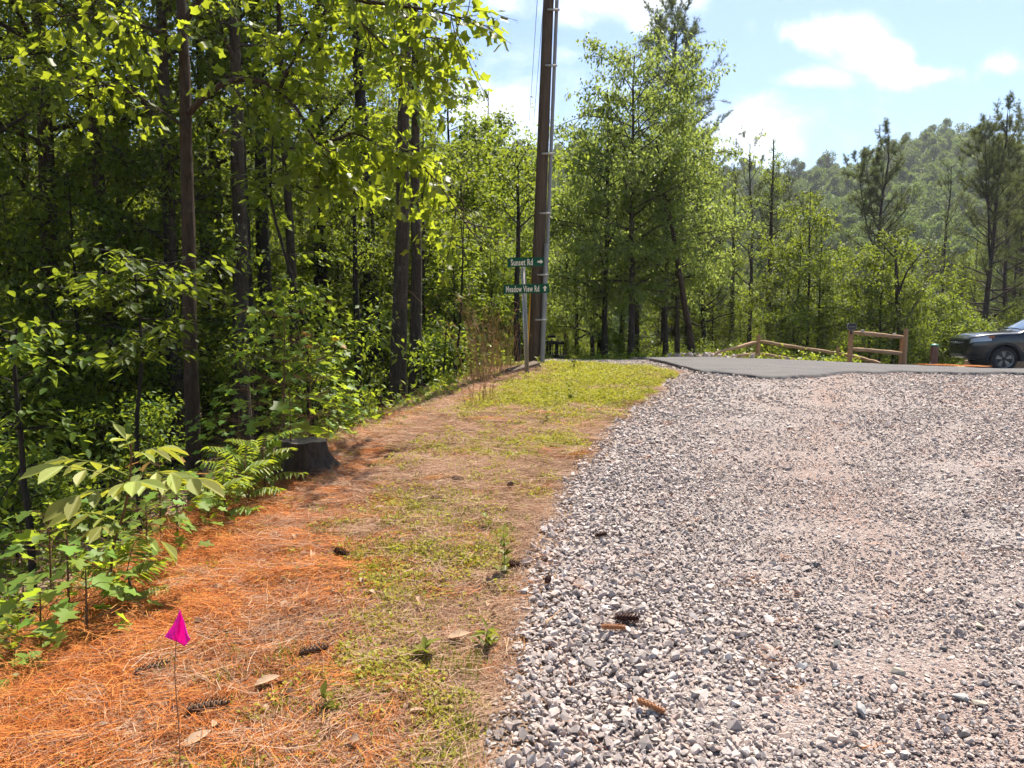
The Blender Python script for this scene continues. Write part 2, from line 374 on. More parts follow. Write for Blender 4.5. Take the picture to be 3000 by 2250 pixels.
def mat_ground():
    m, N, L, b = newmat('ground')
    v = coords(N, L)
    n1 = noise(N, L, 1.3, 6, .6, v); n2 = noise(N, L, 22, 8, .7, v); n3 = noise(N, L, 120, 4, .7, v)
    r1 = ramp(N, [(.25, (.085, .058, .038)), (.5, (.22, .15, .10)), (.75, (.38, .29, .21))]); L.new(n2.outputs[0], r1.inputs[0])
    r2 = ramp(N, [(.3, (.18, .11, .07)), (.7, (.44, .33, .25))]); L.new(n3.outputs[0], r2.inputs[0])
    mx = N.new('ShaderNodeMix'); mx.data_type = 'RGBA'; L.new(n1.outputs[0], mx.inputs['Factor']); L.new(r1.outputs[0], mx.inputs['A']); L.new(r2.outputs[0], mx.inputs['B'])
    L.new(mx.outputs['Result'], b.inputs['Base Color']); b.inputs['Roughness'].default_value = .95; b.inputs['Specular IOR Level'].default_value = .15
    bump(N, L, n2.outputs[0], b, .8, .03)
mat_ground()
def mat_gravel():
    m, N, L, b = newmat('gravel_fines')
    v = coords(N, L)
    vo = N.new('ShaderNodeTexVoronoi'); vo.inputs['Scale'].default_value = 62; L.new(v, vo.inputs['Vector'])
    vo2 = N.new('ShaderNodeTexVoronoi'); vo2.inputs['Scale'].default_value = 150; L.new(v, vo2.inputs['Vector'])
    r = ramp(N, [(0, (.22, .19, .18)), (.3, (.36, .305, .28)), (.65, (.46, .385, .35)), (1, (.58, .51, .47))])
    sp_ = N.new('ShaderNodeSeparateColor'); L.new(vo.outputs['Color'], sp_.inputs[0]); L.new(sp_.outputs[0], r.inputs[0])
    n1 = noise(N, L, .8, 5, .6, coords(N, L, 'Object', (1.1, .3, 1)), .4); r1 = ramp(N, [(.40, (0, 0, 0)), (.66, (1, 1, 1))]); L.new(n1.outputs[0], r1.inputs[0])
    at_ = N.new('ShaderNodeAttribute'); at_.attribute_name = 'dust'
    dust = N.new('ShaderNodeMath'); dust.operation = 'MULTIPLY_ADD'; dust.inputs[1].default_value = .35; L.new(r1.outputs[0], dust.inputs[0]); L.new(at_.outputs['Fac'], dust.inputs[2]); dust.use_clamp = True
    mx = N.new('ShaderNodeMix'); mx.data_type = 'RGBA'; L.new(dust.outputs[0], mx.inputs['Factor']); L.new(r.outputs[0], mx.inputs['A']); mx.inputs['B'].default_value = (.40, .26, .205, 1)
    L.new(mx.outputs['Result'], b.inputs['Base Color']); b.inputs['Roughness'].default_value = .9; b.inputs['Specular IOR Level'].default_value = .2
    ad = N.new('ShaderNodeMath'); ad.operation = 'ADD'; L.new(vo.outputs['Distance'], ad.inputs[0]); L.new(vo2.outputs['Distance'], ad.inputs[1])
    mu = N.new('ShaderNodeMath'); mu.operation = 'MULTIPLY'; mu.inputs[1].default_value = -1; L.new(ad.outputs[0], mu.inputs[0])
    bump(N, L, mu.outputs[0], b, 1.0, .014)
mat_gravel()
def mat_asphalt():
    m, N, L, b = newmat('asphalt')
    v = coords(N, L)
    n1 = noise(N, L, 160, 4, .8, v); n2 = noise(N, L, 1.6, 8, .75, coords(N, L, 'Object', (.5, 2.2, 1)))
    r = ramp(N, [(.3, (.022, .021, .023)), (.52, (.058, .055, .056)), (.75, (.14, .132, .13))]); L.new(n1.outputs[0], r.inputs[0])
    r2 = ramp(N, [(.35, (0, 0, 0)), (.65, (1, 1, 1))]); L.new(n2.outputs[0], r2.inputs[0])
    f = N.new('ShaderNodeMath'); f.operation = 'MULTIPLY'; f.inputs[1].default_value = .65; L.new(r2.outputs[0], f.inputs[0])
    mx = N.new('ShaderNodeMix'); mx.data_type = 'RGBA'; L.new(f.outputs[0], mx.inputs['Factor']); L.new(r.outputs[0], mx.inputs['A']); mx.inputs['B'].default_value = (.125, .108, .102, 1)
    L.new(mx.outputs['Result'], b.inputs['Base Color']); b.inputs['Roughness'].default_value = .85; bump(N, L, n1.outputs[0], b, .7, .012)
mat_asphalt()

def grid_obj(name, X, Y, Z, mat, smooth=True):
    ny, nx = X.shape; g = Geo()
    i = (np.arange(ny - 1)[:, None] * nx + np.arange(nx - 1)[None]).ravel()
    g.add(np.stack([X, Y, Z], -1).reshape(-1, 3), np.stack([i, i + 1, i + nx + 1, i + nx], -1)); return g.obj(name, mat, smooth=smooth)
xs = np.concatenate([np.linspace(-300, -40, 20), np.linspace(-38, -8, 40), np.arange(-7.8, 4, .14), np.linspace(4.2, 16, 40), np.linspace(17, 60, 30), np.linspace(68, 300, 20)])
ysg = np.concatenate([np.linspace(-60, -6, 10), np.arange(-5, 17, .14), np.linspace(17.3, 32, 40), np.linspace(33, 112, 50)])
X, Y = np.meshgrid(xs, ysg)
ZG = H(X, Y)
under = (X > xg(Y) + .25) & (Y < 26) & (Y > -5.5)
ZG = ZG - np.where(under, .03, 0)       # the ground dips under the gravel bed
struct(grid_obj('ground', X, Y, ZG, 'ground'), 'brown soil bank under pine straw and weeds beside the gravel')
# gravel bed
yr = np.arange(-5, 24.5, .12); s = np.concatenate([np.linspace(0, .3, 60) ** 1.0, np.linspace(.31, 1, 40)])
XL = xg(yr)[:, None]; X2 = XL + (36 - XL) * s[None]; Y2 = np.repeat(yr[:, None], len(s), 1)
Z2 = H(X2, Y2) + .008 + (vnoise(X2, Y2, .35, 3) - .5) * .02
Z2[:, 0] -= .05
gro = struct(grid_obj('gravel_road', X2, Y2, Z2, 'gravel_fines'), 'pale grey gravel road surface')
e_ = X2 - XL; da = gro.data.attributes.new('dust', 'FLOAT', 'POINT')      # reddish dust pressed into the wheel tracks
dv_ = .36 * np.exp(-((e_ - 1.55 - .09 * Y2) / .42) ** 2) + .30 * np.exp(-((e_ - 3.3 - .12 * Y2) / .45) ** 2); da.data.foreach_set('value', (dv_ * (.55 + .9 * vnoise(X2, Y2, .6, 12))).ravel().astype(np.float32))
# asphalt with a real edge
xa = np.concatenate([np.linspace(2.9, 10, 240), np.linspace(10.2, 34, 60)]); t = np.linspace(0, 1, 50)
YA = ya(xa)[None] + (yb(xa) - ya(xa))[None] * t[:, None]; XA = np.repeat(xa[None], 50, 0)
ZA = H(XA, YA) + .065 + (vnoise(XA, YA, 1.6, 7) - .5) * .03 + (vnoise(XA, YA, .35, 8) - .5) * .012
ZA[0] -= .012
XA = np.concatenate([XA[:1], XA]); YA = np.concatenate([YA[:1] - .03, YA]); ZA = np.concatenate([H(XA[:1], YA[:1]) - .03, ZA])
XA = np.concatenate([XA[:, :1] - .03, XA], 1); YA = np.concatenate([YA[:, :1], YA], 1); ZA = np.concatenate([H(XA[:, :1], YA[:, :1]) - .03, ZA], 1)
struct(grid_obj('asphalt_road', XA, YA, ZA, 'asphalt'), 'grey asphalt road crossing the crest')

# the wooded ridge far behind
def ridge(a):
    px = np.array([-3500, -1500, 0, 900, 1430, 1640, 1900, 2150, 2300, 2400, 2600, 2700, 2800, 2950, 3100, 3600, 5000]); e = np.array([.20, .22, .25, .25, .247, .246, .22, .213, .205, .218, .243, .262, .268, .256, .262, .24, .2])
    return np.interp(a, (px - 1500) / FPX, e)
RR = 270.0
def HH(x, y):
    r = y; a = x / np.maximum(y, 1)
    top = 1.5 + RR * (ridge(a) - .022) - 7.0
    t = np.clip((r - 85) / (RR - 85), 0, 1.0); s_ = t ** 1.25
    z = -8 + (top + 8) * s_ - np.clip(r - RR, 0, 200) * .25
    return z + (vnoise(x, y, 38, 4) - .5) * 9 * np.clip(t * 3, 0, 1) * (1 - .5 * t) + (vnoise(x, y, 14, 6) - .5) * 3 * t
a_ = np.linspace(-2.2, 2.2, 120); r_ = np.linspace(88, 420, 70); A2, R2 = np.meshgrid(a_, r_)
MATS['forest_soil'] = simple('forest_soil', (.035, .045, .018), .95, nscale=.3)
struct(grid_obj('hill', A2 * R2, R2, HH(A2 * R2, R2), 'forest_soil'), 'wooded ridge rising behind the road')
def far_crown(seed, n, rad, hgt, conic=0):
    r = np.random.default_rng(seed); g = Geo()
    # lumpy crown: leaf sprays spread over a dozen sub-crowns
    k = 13; cz = r.uniform(.28, .95, k) * hgt; ca = r.uniform(0, 6.28, k); cr = rad * np.sqrt(r.uniform(.05, 1, k)) * (1 - (cz / hgt) * (.35 + .5 * conic))
    cen = np.stack([np.cos(ca) * cr, np.sin(ca) * cr, cz], -1); w = r.integers(0, k, n); sr = rad * r.uniform(.28, .52, k)
    d = unit(r.normal(size=(n, 3))); p = cen[w] + d * (sr[w] * r.uniform(.55, 1.05, n) ** .5)[:, None]
    add_leaves(g, p, leaf_dirs(n, -10, 35, r), r.normal(0, .6, n), r.uniform(.28, .6, n), T_DIAMOND)
    tube(g, [(0, 0, -1), (0, 0, hgt * .5), (.1, 0, hgt * .8)], [.22, .15, .05], 5, mi=1)
    return g.obj('crown', ['leaf_far', 'bark_dark'], link=False)
fp = [far_crown(i, 1900, rr_, hh_, c) for i, (rr_, hh_, c) in enumerate([(2.6, 9, 0), (3.1, 10, .2), (2.2, 9.5, .5), (2.8, 8, 0), (2.0, 11, .7)])]
n = 5200; rad = np.sqrt(rng.uniform(62 ** 2, 285 ** 2, n)); az = rng.uniform(-.62, .92, n)
rad = np.concatenate([rad, np.full(260, RR) + rng.normal(0, 5, 260)]); az = np.concatenate([az, rng.uniform(-.4, .92, 260)])
xx, yy = az * rad, rad; zz = np.where(yy > 100, HH(xx, yy), np.minimum(H(xx, yy), -4)) - .4
n = len(xx); sc = rng.uniform(.7, 1.25, n)[:, None] * np.stack([np.ones(n), np.ones(n), rng.uniform(.85, 1.25, n)], -1)
scatter('hillside_woods', np.stack([xx, yy, zz], -1), np.stack([np.zeros(n), np.zeros(n), rng.uniform(0, 6.28, n)], -1), sc, fp, 'distant green woods covering the ridge behind the road')

# ================================================================== TREES
def tree_geo(seed, Ht, r0, cb, crad, nprim, leafN, lsize, tmpl=T_DIAMOND, sig=.22, lean=(0, 0), nsub=5, sides=8, el=-25, wander=.25, up=(25, 60), topround=.75, trunkpath=None, heavy=0):
    r = np.random.default_rng(seed); tg, cg = Geo(), Geo()
    k = 11; tz = np.linspace(0, 1, k)
    P = np.stack([lean[0] * tz + np.cumsum(r.normal(0, wander / k, k)), lean[1] * tz + np.cumsum(r.normal(0, wander / k, k)), tz * Ht], -1); P[0, :2] = 0; P[0, 2] = -.5
    if trunkpath is not None: P = curve_pts(trunkpath, k)
    rad = r0 * (1 - .82 * tz ** 1.1); rad[0] *= 1.5; rad[1] *= 1.05
    tube(tg, P, rad, sides, jit=.05)
    seg_p, seg_d = [], []
    for i in range(nprim):
        t = cb + (.985 - cb) * ((i + r.uniform(0, 1)) / nprim)
        f = t * (k - 1); j = min(int(f), k - 2); b = P[j] + (P[j + 1] - P[j]) * (f - j); br = rad[j] * .45
        tt = (t - cb) / (1 - cb); Lb = crad * (.5 + .5 * math.sin(math.pi * min(1, tt * .9 + .12))) * (1 - topround * tt ** 3) * r.uniform(.75, 1.2) * (1 - heavy * .55 * (1 - tt))
        a = i * 2.4 + r.uniform(-.5, .5); e = R(r.uniform(*up)) * (1 - .15 * (1 - tt))
        d = np.array([math.cos(a) * math.cos(e), math.sin(a) * math.cos(e), math.sin(e)])
        q = [b]; dd = d.copy(); m = 6
        for _ in range(m - 1):
            dd = unit(dd + r.normal(0, .14, 3) + np.array([0, 0, -.05])); q.append(q[-1] + dd * Lb / (m - 1))
        q = np.array(q); tube(tg, q, np.linspace(min(br, .045 * Lb ** .8 + .006), .006, m), 5 if sides > 6 else 4, cap=False)
        for s_ in range(nsub):
            u = r.uniform(.25, 1.0); ff = u * (m - 1); jj = min(int(ff), m - 2); sb = q[jj] + (q[jj + 1] - q[jj]) * (ff - jj)
            sd = unit(unit(q[jj + 1] - q[jj]) * .7 + r.normal(0, .75, 3) + np.array([0, 0, .08])); Ls = Lb * r.uniform(.22, .45)
            mid = sb + sd * Ls * .5 + r.normal(0, .05, 3) * Ls; end = sb + sd * Ls + np.array([0, 0, -.08 * Ls])
            tube(tg, [sb, mid, end], [.012, .007, .003], 3, cap=False)
            seg_p += [sb, mid]; seg_d += [mid - sb, end - mid]
        seg_p.append(q[-2]); seg_d.append(q[-1] - q[-2])
    seg_p = np.array(seg_p); seg_d = np.array(seg_d)
    w = np.linalg.norm(seg_d, axis=1) * r.uniform(.4, 1.6, len(seg_d)); w /= w.sum()
    idx = r.choice(len(seg_p), leafN, p=w)
    pos = seg_p[idx] + seg_d[idx] * r.uniform(.1, 1.15, leafN)[:, None] + r.normal(0, sig, (leafN, 3)) * np.array([1, 1, .75])
    dirs = unit(leaf_dirs(leafN, el, 28, r) + .35 * unit(seg_d[idx]))
    add_leaves(cg, pos, dirs, r.normal(0, .5, leafN), lsize * r.uniform(.6, 1.25, leafN), tmpl)
    return tg, cg
def make_tree(name, label, loc, geos, bark, leaf, rz=0, group=None, sc=1, cat='tree'):
    t = thing(name, label, cat, loc, rz, group); t.scale = (sc,) * 3
    geos[0].obj('trunk', bark, t, smooth=True); geos[1].obj('crown', leaf, t)
    return t
def pine_geo(seed, Ht, r0, cb, crad, nbr, lean=(0, 0), tufts=9, fork=0, dead=.12, needles=20, nl=.19, nw=.013, droop=0):
    r = np.random.default_rng(seed); tg, cg = Geo(), Geo(); k = 12; tz = np.linspace(0, 1, k)
    stems = []
    P = np.stack([lean[0] * tz + np.cumsum(r.normal(0, .05, k)), lean[1] * tz + np.cumsum(r.normal(0, .05, k)), tz * Ht], -1); P[0, :2] = 0; P[0, 2] = -.5
    rad = r0 * (1 - .85 * tz); tube(tg, P, rad, 8, jit=.06); stems.append((P, rad, 1))
    for f_ in range(fork):
        b0 = int(k * r.uniform(.42, .62)); a = r.uniform(0, 6.28); off = np.array([math.cos(a), math.sin(a), 0]) * crad * r.uniform(.3, .55)
        u = np.linspace(0, 1, 7); Q = P[b0] + off * (u ** .6)[:, None] + np.array([0, 0, 1.]) * (u * (Ht * r.uniform(.88, .99) - P[b0][2]))[:, None]
        rq = rad[b0] * .6 * (1 - .85 * u); tube(tg, Q, rq, 6, jit=.05); stems.append((Q, rq, .5))
    tp, td = [], []
    for (Q, rq, share) in stems:
        nb = int(nbr * share); kk = len(Q)
        for i in range(nb):
            lo = cb if share == 1 else .15
            t = lo + (1 - lo) * ((i + r.uniform()) / nb); f = t * (kk - 1); j = min(int(f), kk - 2); b = Q[j] + (Q[j + 1] - Q[j]) * (f - j)
            tt = (t - lo) / (1 - lo); Lb = crad * (.35 + .65 * (1 - tt) ** .7) * r.uniform(.6, 1.15) * (1 if share == 1 else .6); a = r.uniform(0, 6.28); e = R(r.uniform(-8, 22) + 45 * tt - droop)
            d = np.array([math.cos(a) * math.cos(e), math.sin(a) * math.cos(e), math.sin(e)]); q = [b]
            for _ in range(5):
                d = unit(d + r.normal(0, .13, 3) + np.array([0, 0, .10])); q.append(q[-1] + d * Lb / 5)
            q = np.array(q); tube(tg, q, np.linspace(min(rq[j] * .5, .012 + .016 * Lb), .005, 6), 4, cap=False)
            if r.uniform() < dead and tt < .5: continue
            for s_ in range(tufts):
                u = r.uniform(.35, 1); ff = u * 5; jj = min(int(ff), 4); sb = q[jj] + (q[jj + 1] - q[jj]) * (ff - jj)
                sd = unit(unit(q[jj + 1] - q[jj]) + r.normal(0, .6, 3) + np.array([0, 0, .35])); Ls = r.uniform(.12, .4) * (Lb * .5 + .3)
                end = sb + sd * Ls; tube(tg, [sb, end], [.007, .004], 3, cap=False)
                for q2 in np.linspace(.35, 1, max(2, int(Ls / .13))): tp.append(sb + sd * Ls * q2); td.append(sd)
    tp = np.array(tp); td = np.array(td); n = len(tp)
    D = unit(np.repeat(td, needles, 0) * .75 + r.normal(0, .62, (n * needles, 3))); B = np.repeat(tp, needles, 0)
    side = unit(np.cross(D, r.normal(size=D.shape))) * nw * .5; ln = nl * r.uniform(.7, 1.2, len(D))[:, None]
    V = np.stack([B - side, B + side, B + D * ln], 1).reshape(-1, 3); cg.add(V, np.arange(len(V)).reshape(-1, 3))
    return tg, cg

# ---- shapes shared by many trees of the woods
def tri(g): return sum(len(f) * (k[0] - 2) for k, fl in g.F.items() for f in fl)
W = 'woods on the left bank'
tall = [tree_geo(100 + i, 15 + i, .17 + .02 * i, .30, 3.3, 28, 13000, .135, sig=.17, nsub=9) for i in range(3)]
edge = [tree_geo(120 + i, 13 + i, .165 + .02 * i, .50, 1.7, 18, 3000, .125, sig=.15, nsub=7) for i in range(3)]
under_ = [tree_geo(200 + i, h, .05 + .008 * i, .16, cr, 24, n_, .115, sig=.12, nsub=9, up=(5, 45)) for i, (h, cr, n_) in enumerate([(5.5, 1.9, 5200), (7.0, 2.2, 6500), (4.2, 1.6, 4200), (8.5, 2.3, 7500)])]
shrub = [tree_geo(300 + i, h, .02, .06, cr, 16, n_, .10, sig=.13, nsub=4, up=(15, 65), sides=5) for i, (h, cr, n_) in enumerate([(1.6, .9, 1300), (2.3, 1.1, 1900), (1.1, .8, 1000)])]
def proto_thing(name, label, cat, geos, bark, leaf, group): return make_tree(name, label, (0, 0, -500), geos, bark, leaf, 0, group, 1, cat)
P_tall = [proto_thing('woodland_tree', 'x', 'tree', g, b, 'leaf_shade_tint', W) for g, b in zip(tall, ['bark_oak', 'bark_dark', 'bark_brown'])]
P_edge = [proto_thing('woodland_tree', 'x', 'tree', g, b, 'leaf_lit_tint', W) for g, b in zip(edge, ['bark_oak', 'bark_dark', 'bark_brown'])]
P_und = [proto_thing('understory_tree', 'x', 'tree', g, 'bark_dark', 'leaf_shade_tint', W) for i, g in enumerate(under_)]
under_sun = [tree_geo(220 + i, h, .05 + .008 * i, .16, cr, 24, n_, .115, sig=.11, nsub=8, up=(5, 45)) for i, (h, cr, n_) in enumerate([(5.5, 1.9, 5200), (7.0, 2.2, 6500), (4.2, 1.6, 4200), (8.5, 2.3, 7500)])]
P_sun = [proto_thing('young_tree', 'x', 'tree', g, 'bark_dark', 'leaf_lit_tint', W) for i, g in enumerate(under_sun)]
P_shr = [proto_thing('shrub', 'x', 'shrub', g, 'bark_dark', 'leaf_lit_tint', W) for g in shrub]
used = set()
def place(protos, i, x, y, rz, sc, label, group, dz=-.05, tilt=(0, 0)):
    p = protos[i]; loc = (x, y, float(H(x, y)) + dz)
    if p.name in used: return dup(p, loc, rz, sc, label, group, tilt)
    used.add(p.name); p.location = loc; p.rotation_euler = (tilt[0], tilt[1], rz); p.scale = (sc,) * 3; p['label'] = label; p['group'] = group
    return p
# trunks of the left woods that the picture singles out: base px, distance, scale, shape, label
named = [(705, 14.0, 1.05, 0, 'grey lichen-flecked trunk, thickest of the pair left of centre in the woods'),
         (733, 15.2, .85, 1, 'darker trunk just behind the lichen-flecked trunk'),
         (785, 17.0, 1.0, 1, 'dark trunk rising between the lichen-flecked pair and the bright maple sapling'),
         (872, 16.0, .8, 0, 'straight grey trunk rising behind the bright maple sapling'),
         (1052, 14.5, .45, 1, 'thin dark trunk left of the two furrowed trunks nearest the verge'),
         (1108, 18.5, 1.15, 1, 'broad shaded trunk behind the furrowed trunk at the wood edge'),
         (1162, 12.6, .92, 0, 'furrowed grey trunk nearest the verge at the wood edge'),
         (1218, 14.2, .78, 0, 'straight furrowed trunk just right of the nearest one at the wood edge'),
         (342, 15.0, .85, 2, 'brown trunk half hidden by leaves in the left part of the woods')]
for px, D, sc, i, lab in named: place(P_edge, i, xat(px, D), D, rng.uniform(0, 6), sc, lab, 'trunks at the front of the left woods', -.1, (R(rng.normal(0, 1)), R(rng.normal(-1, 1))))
tt_ = tree_geo(130, 5.2, .085, .6, 1.3, 14, 1500, .12, sig=.2, nsub=5); make_tree('woodland_tree', 'thin dark trunk standing just left of the street sign post', (xat(1512, 17.5), 17.5, float(H(xat(1512, 17.5), 17.5)) - .1), tt_, 'bark_dark', 'leaf_lit_tint')
def okspot(pts, x, y, dmin): return all((x - a) ** 2 + (y - b) ** 2 > dmin * dmin for a, b in pts)
pts = [(xat(p, D), D) for p, D, *_ in named]
c = 0
while c < 50:
    y = rng.uniform(17, 52); x = rng.uniform(max(-.95 * y, -36), -.05 * y - 3.4)
    if not okspot(pts, x, y, 2.2): continue
    pts.append((x, y)); c += 1
    place(P_tall, int(rng.integers(3)), x, y, rng.uniform(0, 6.28), rng.uniform(.65, 1.1), 'tall tree added to shade the understory left of the road', 'slender trees deep in the left woods', -.1)
for x, y in [(-6.4, 14.0), (-7.6, 18.5), (-8.5, 11.0), (-9.5, 15.5), (-11.5, 12.5), (-12.5, 18), (-14, 14)]:  # added trees, put here so their dense crowns shade the understory
    pts.append((x, y)); place(P_tall, int(rng.integers(3)), x, y, rng.uniform(0, 6.28), rng.uniform(.8, 1.0), 'tall tree added to shade the understory left of the road', 'slender trees deep in the left woods', -.1)
c = 0; pu = []
while c < 78:
    y = rng.uniform(9.5, 46) ; x = rng.uniform(max(-.9 * y, -32), -.09 * y - 1.8)
    if y < 15 and x > -.42 * y: continue
    if y < 19 and -.36 * y < x < -.1 * y and rng.uniform() < .6: continue
    if not okspot(pu, x, y, 1.6): continue
    pu.append((x, y)); c += 1
    place(P_und, int(rng.integers(4)), x, y, rng.uniform(0, 6.28), rng.uniform(.75, 1.25), 'leafy understory tree filling the shade of the left woods', 'understory trees of the left woods')
# sunlit leafy slope seen past the pole's left side
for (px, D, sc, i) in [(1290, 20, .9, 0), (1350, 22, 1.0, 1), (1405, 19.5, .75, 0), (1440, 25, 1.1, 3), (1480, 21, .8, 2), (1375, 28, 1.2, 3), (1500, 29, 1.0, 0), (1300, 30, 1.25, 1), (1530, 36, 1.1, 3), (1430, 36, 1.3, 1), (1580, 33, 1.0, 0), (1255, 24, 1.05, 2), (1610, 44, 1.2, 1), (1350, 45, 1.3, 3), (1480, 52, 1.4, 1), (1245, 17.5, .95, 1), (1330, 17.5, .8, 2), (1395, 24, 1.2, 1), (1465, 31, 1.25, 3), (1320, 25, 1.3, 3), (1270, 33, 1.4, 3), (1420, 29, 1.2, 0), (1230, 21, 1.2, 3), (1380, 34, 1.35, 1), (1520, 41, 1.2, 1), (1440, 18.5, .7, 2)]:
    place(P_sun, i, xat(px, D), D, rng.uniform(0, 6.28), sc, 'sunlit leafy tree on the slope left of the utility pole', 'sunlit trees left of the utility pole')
c = 0; ps = []
while c < 60:
    y = rng.uniform(6.0, 26); d = rng.uniform(.7, 9); x = float(xe(y)) - d
    if abs(x) > .85 * y or (y < 9 and d < 1.6) or not okspot(ps, x, y, .8): continue
    ps.append((x, y)); c += 1
    place(P_shr, int(rng.integers(3)), x, y, rng.uniform(0, 6.28), rng.uniform(.6, 1.15), 'low leafy shrub on the shaded floor of the left woods', 'shrubs on the left woodland floor')

# ---- beyond the crest, centre: tall airy broadleaf trees on slim stems
air = [tree_geo(400, 11.0, .13, .24, 4.3, 56, 17000, .15, sig=.12, nsub=9, el=-45, up=(12, 50), topround=.3, heavy=.7), tree_geo(401, 8.5, .10, .18, 2.6, 30, 6200, .14, sig=.15, nsub=6, el=-45, up=(25, 60)), tree_geo(402, 9.5, .12, .30, 2.5, 28, 5600, .14, sig=.15, nsub=6, el=-40)]
A1 = 'airy broadleaf trees past the crest'
pa = [proto_thing('broadleaf_tree', 'x', 'tree', g, 'bark_oak', 'leaf_airy', A1) for g in air]
for px, D, i, sc, lab in [(1850, 21.5, 0, .80, 'tall airy pale-green tree in the middle, its crown topmost beside the pole'),
                          (1770, 22.5, 1, .98, 'grey forked stem just left of the tall airy middle tree'),
                          (1945, 23.0, 0, .70, 'leafy tree leaning against the right side of the tall airy middle tree'),
                          (1735, 24.0, 1, .78, 'small dark-stemmed tree between the pole and the airy middle tree'),
                          (1985, 25.0, 2, .85, 'slim leafy tree right of the airy middle tree'),
                          (1690, 29.0, 1, .9, 'leafy tree just right of the utility pole, behind the dark deck')]:
    place(pa, i, xat(px, D), D, rng.uniform(0, 6), sc, lab, A1, -.1)
lt = tree_geo(410, 6.5, .11, .55, 1.3, 14, 1500, .13, sig=.2, nsub=4, lean=(-1.2, 0)); lp = at(2038, 1050, 21.5)
make_tree('leaning_tree', 'reddish leaning trunk at the left end of the split-rail fence', (lp[0], 21.5, float(H(lp[0], 21.5)) - .1), lt, 'bark_brown', 'leaf_airy')
for px, D, i, sc in [(1755, 28, 1, .6), (1865, 29, 2, .6), (1940, 31, 0, .62), (2010, 33, 1, .7), (1660, 35, 2, .6), (2080, 36, 0, .6), (1820, 34, 1, .7)]:
    place(P_tall, i, xat(px, D), D, rng.uniform(0, 6), sc, 'slim dark trunk standing behind the airy middle trees', 'slim trunks behind the airy middle trees', -.1)
for k in range(14):
    D = rng.uniform(30, 48); px = rng.uniform(2080, 3050)
    place(P_edge, int(rng.integers(3)), xat(px, D), D, rng.uniform(0, 6.28), rng.uniform(.5, .68), 'slim dark-trunked tree in the band behind the rail fence', 'slim trees behind the rail fence', -.1)
# ---- pines
pg = [pine_geo(500, 15.5, .17, .38, 3.6, 54, fork=3, tufts=12), pine_geo(501, 12.0, .15, .25, 2.6, 40, fork=3, lean=(.7, 0), tufts=10), pine_geo(502, 10.5, .12, .22, 2.5, 46, tufts=11), pine_geo(503, 11.5, .12, .3, 2.6, 24, tufts=6, dead=.3)]
PN = 'pines past the crest'
pp = [proto_thing('pine_tree', 'x', 'pine', g, 'bark_pine', 'needle', PN) for g in pg]
for px, D, i, sc, lab in [(1975, 34, 0, 1.06, 'tall pine whose round dark top shows above the airy middle tree'),
                          (2068, 31, 2, .95, 'pine whose side branches reach out right of the airy middle tree'),
                          (2185, 33, 3, .93, 'sparse thin pine standing alone against the pale sky'),
                          (2385, 46, 2, 1.15, 'small dense pine between the sparse pine and the many-forked pine'),
                          (2530, 40, 1, 1.1, 'many-forked leaning pine with an upswept top right of centre'),
                          (2600, 50, 2, 1.1, 'dense pine close behind the many-forked pine'),
                          (2765, 42, 3, 1.08, 'slim straight pine left of the double-trunked pine'),
                          (2868, 34, 1, 1.04, 'double-trunked pine leaning right above the parked car'),
                          (2930, 38, 2, 1.15, 'dense dark pine above the parked car'),
                          (3010, 40, 0, .8, 'pine cut by the right edge of the view')]:
    place(pp, i, xat(px, D), D, rng.uniform(0, 6) if i != 1 else R(-20) + (D == 34) * .6, sc, lab, PN, -.1)
for k in range(22):
    D = rng.uniform(46, 74); px = rng.uniform(2050, 3300)
    place(pp, int(rng.choice([0, 2, 2, 1])), xat(px, D), D, rng.uniform(0, 6.28), rng.uniform(.8, 1.15), 'grey-green pine farther back on the valley side', 'pines farther back in the valley', -.3)
# ---- leafy growth along the fence
RB = 'leafy trees behind the split-rail fence'
for px, D, i, sc, lab in [(2395, 27, 1, .82, 'bright green bushy tree standing above the middle of the rail fence'), (2290, 28, 0, .78, 'bushy tree left of the brightest tree behind the fence'),
                          (2640, 29, 2, .95, 'rounded leafy tree behind the two-rail fence panel'), (2720, 31, 0, .75, 'leafy tree above the green-capped post')]:
    place(P_sun if px == 2395 else P_und, i, xat(px, D), D, rng.uniform(0, 6), sc, lab, RB)
for k in range(44):
    D = rng.uniform(26, 46); px = rng.uniform(1640, 3150)
    place(P_sun if k % 7 == 0 else P_und, int(rng.choice([0, 2, 0, 1])), xat(px, D), D, rng.uniform(0, 6.28), rng.uniform(.6, 1.0), 'leafy young tree in the thicket beyond the road crest', 'young trees beyond the road crest')
for k in range(30):
    D = rng.uniform(23.5, 30); px = 1640 + 1500 * (k + rng.uniform()) / 30
    if px > 2700: D += 3
    place(P_shr, int(rng.integers(3)), xat(px, D), D, rng.uniform(0, 6.28), rng.uniform(.6, 1.1), 'leafy shrub in the thicket beyond the road crest', 'shrubs beyond the road crest')
# bare crooked snag behind the two-rail panel
g = Geo(); P0 = at(2640, 1040, 26)
tube(g, [P0 + (0, 0, -1), at(2638, 980, 26), at(2628, 830, 26), at(2622, 720, 26)], [.11, .09, .07, .03], 7, jit=.08)
tube(g, [at(2640, 960, 26), at(2690, 880, 26.3), at(2730, 800, 26.5), at(2775, 785, 26.8)], [.07, .055, .04, .02], 6, jit=.08)
tube(g, [at(2632, 860, 26), at(2655, 800, 25.8), at(2700, 740, 25.6)], [.04, .03, .012], 5); tube(g, [at(2625, 760, 26), at(2590, 720, 26.2), at(2545, 665, 26.2)], [.03, .02, .01], 5)
tag(g.obj('dead_tree', 'bark_oak', smooth=True), 'crooked leafless grey tree behind the two-rail fence panel', 'tree')

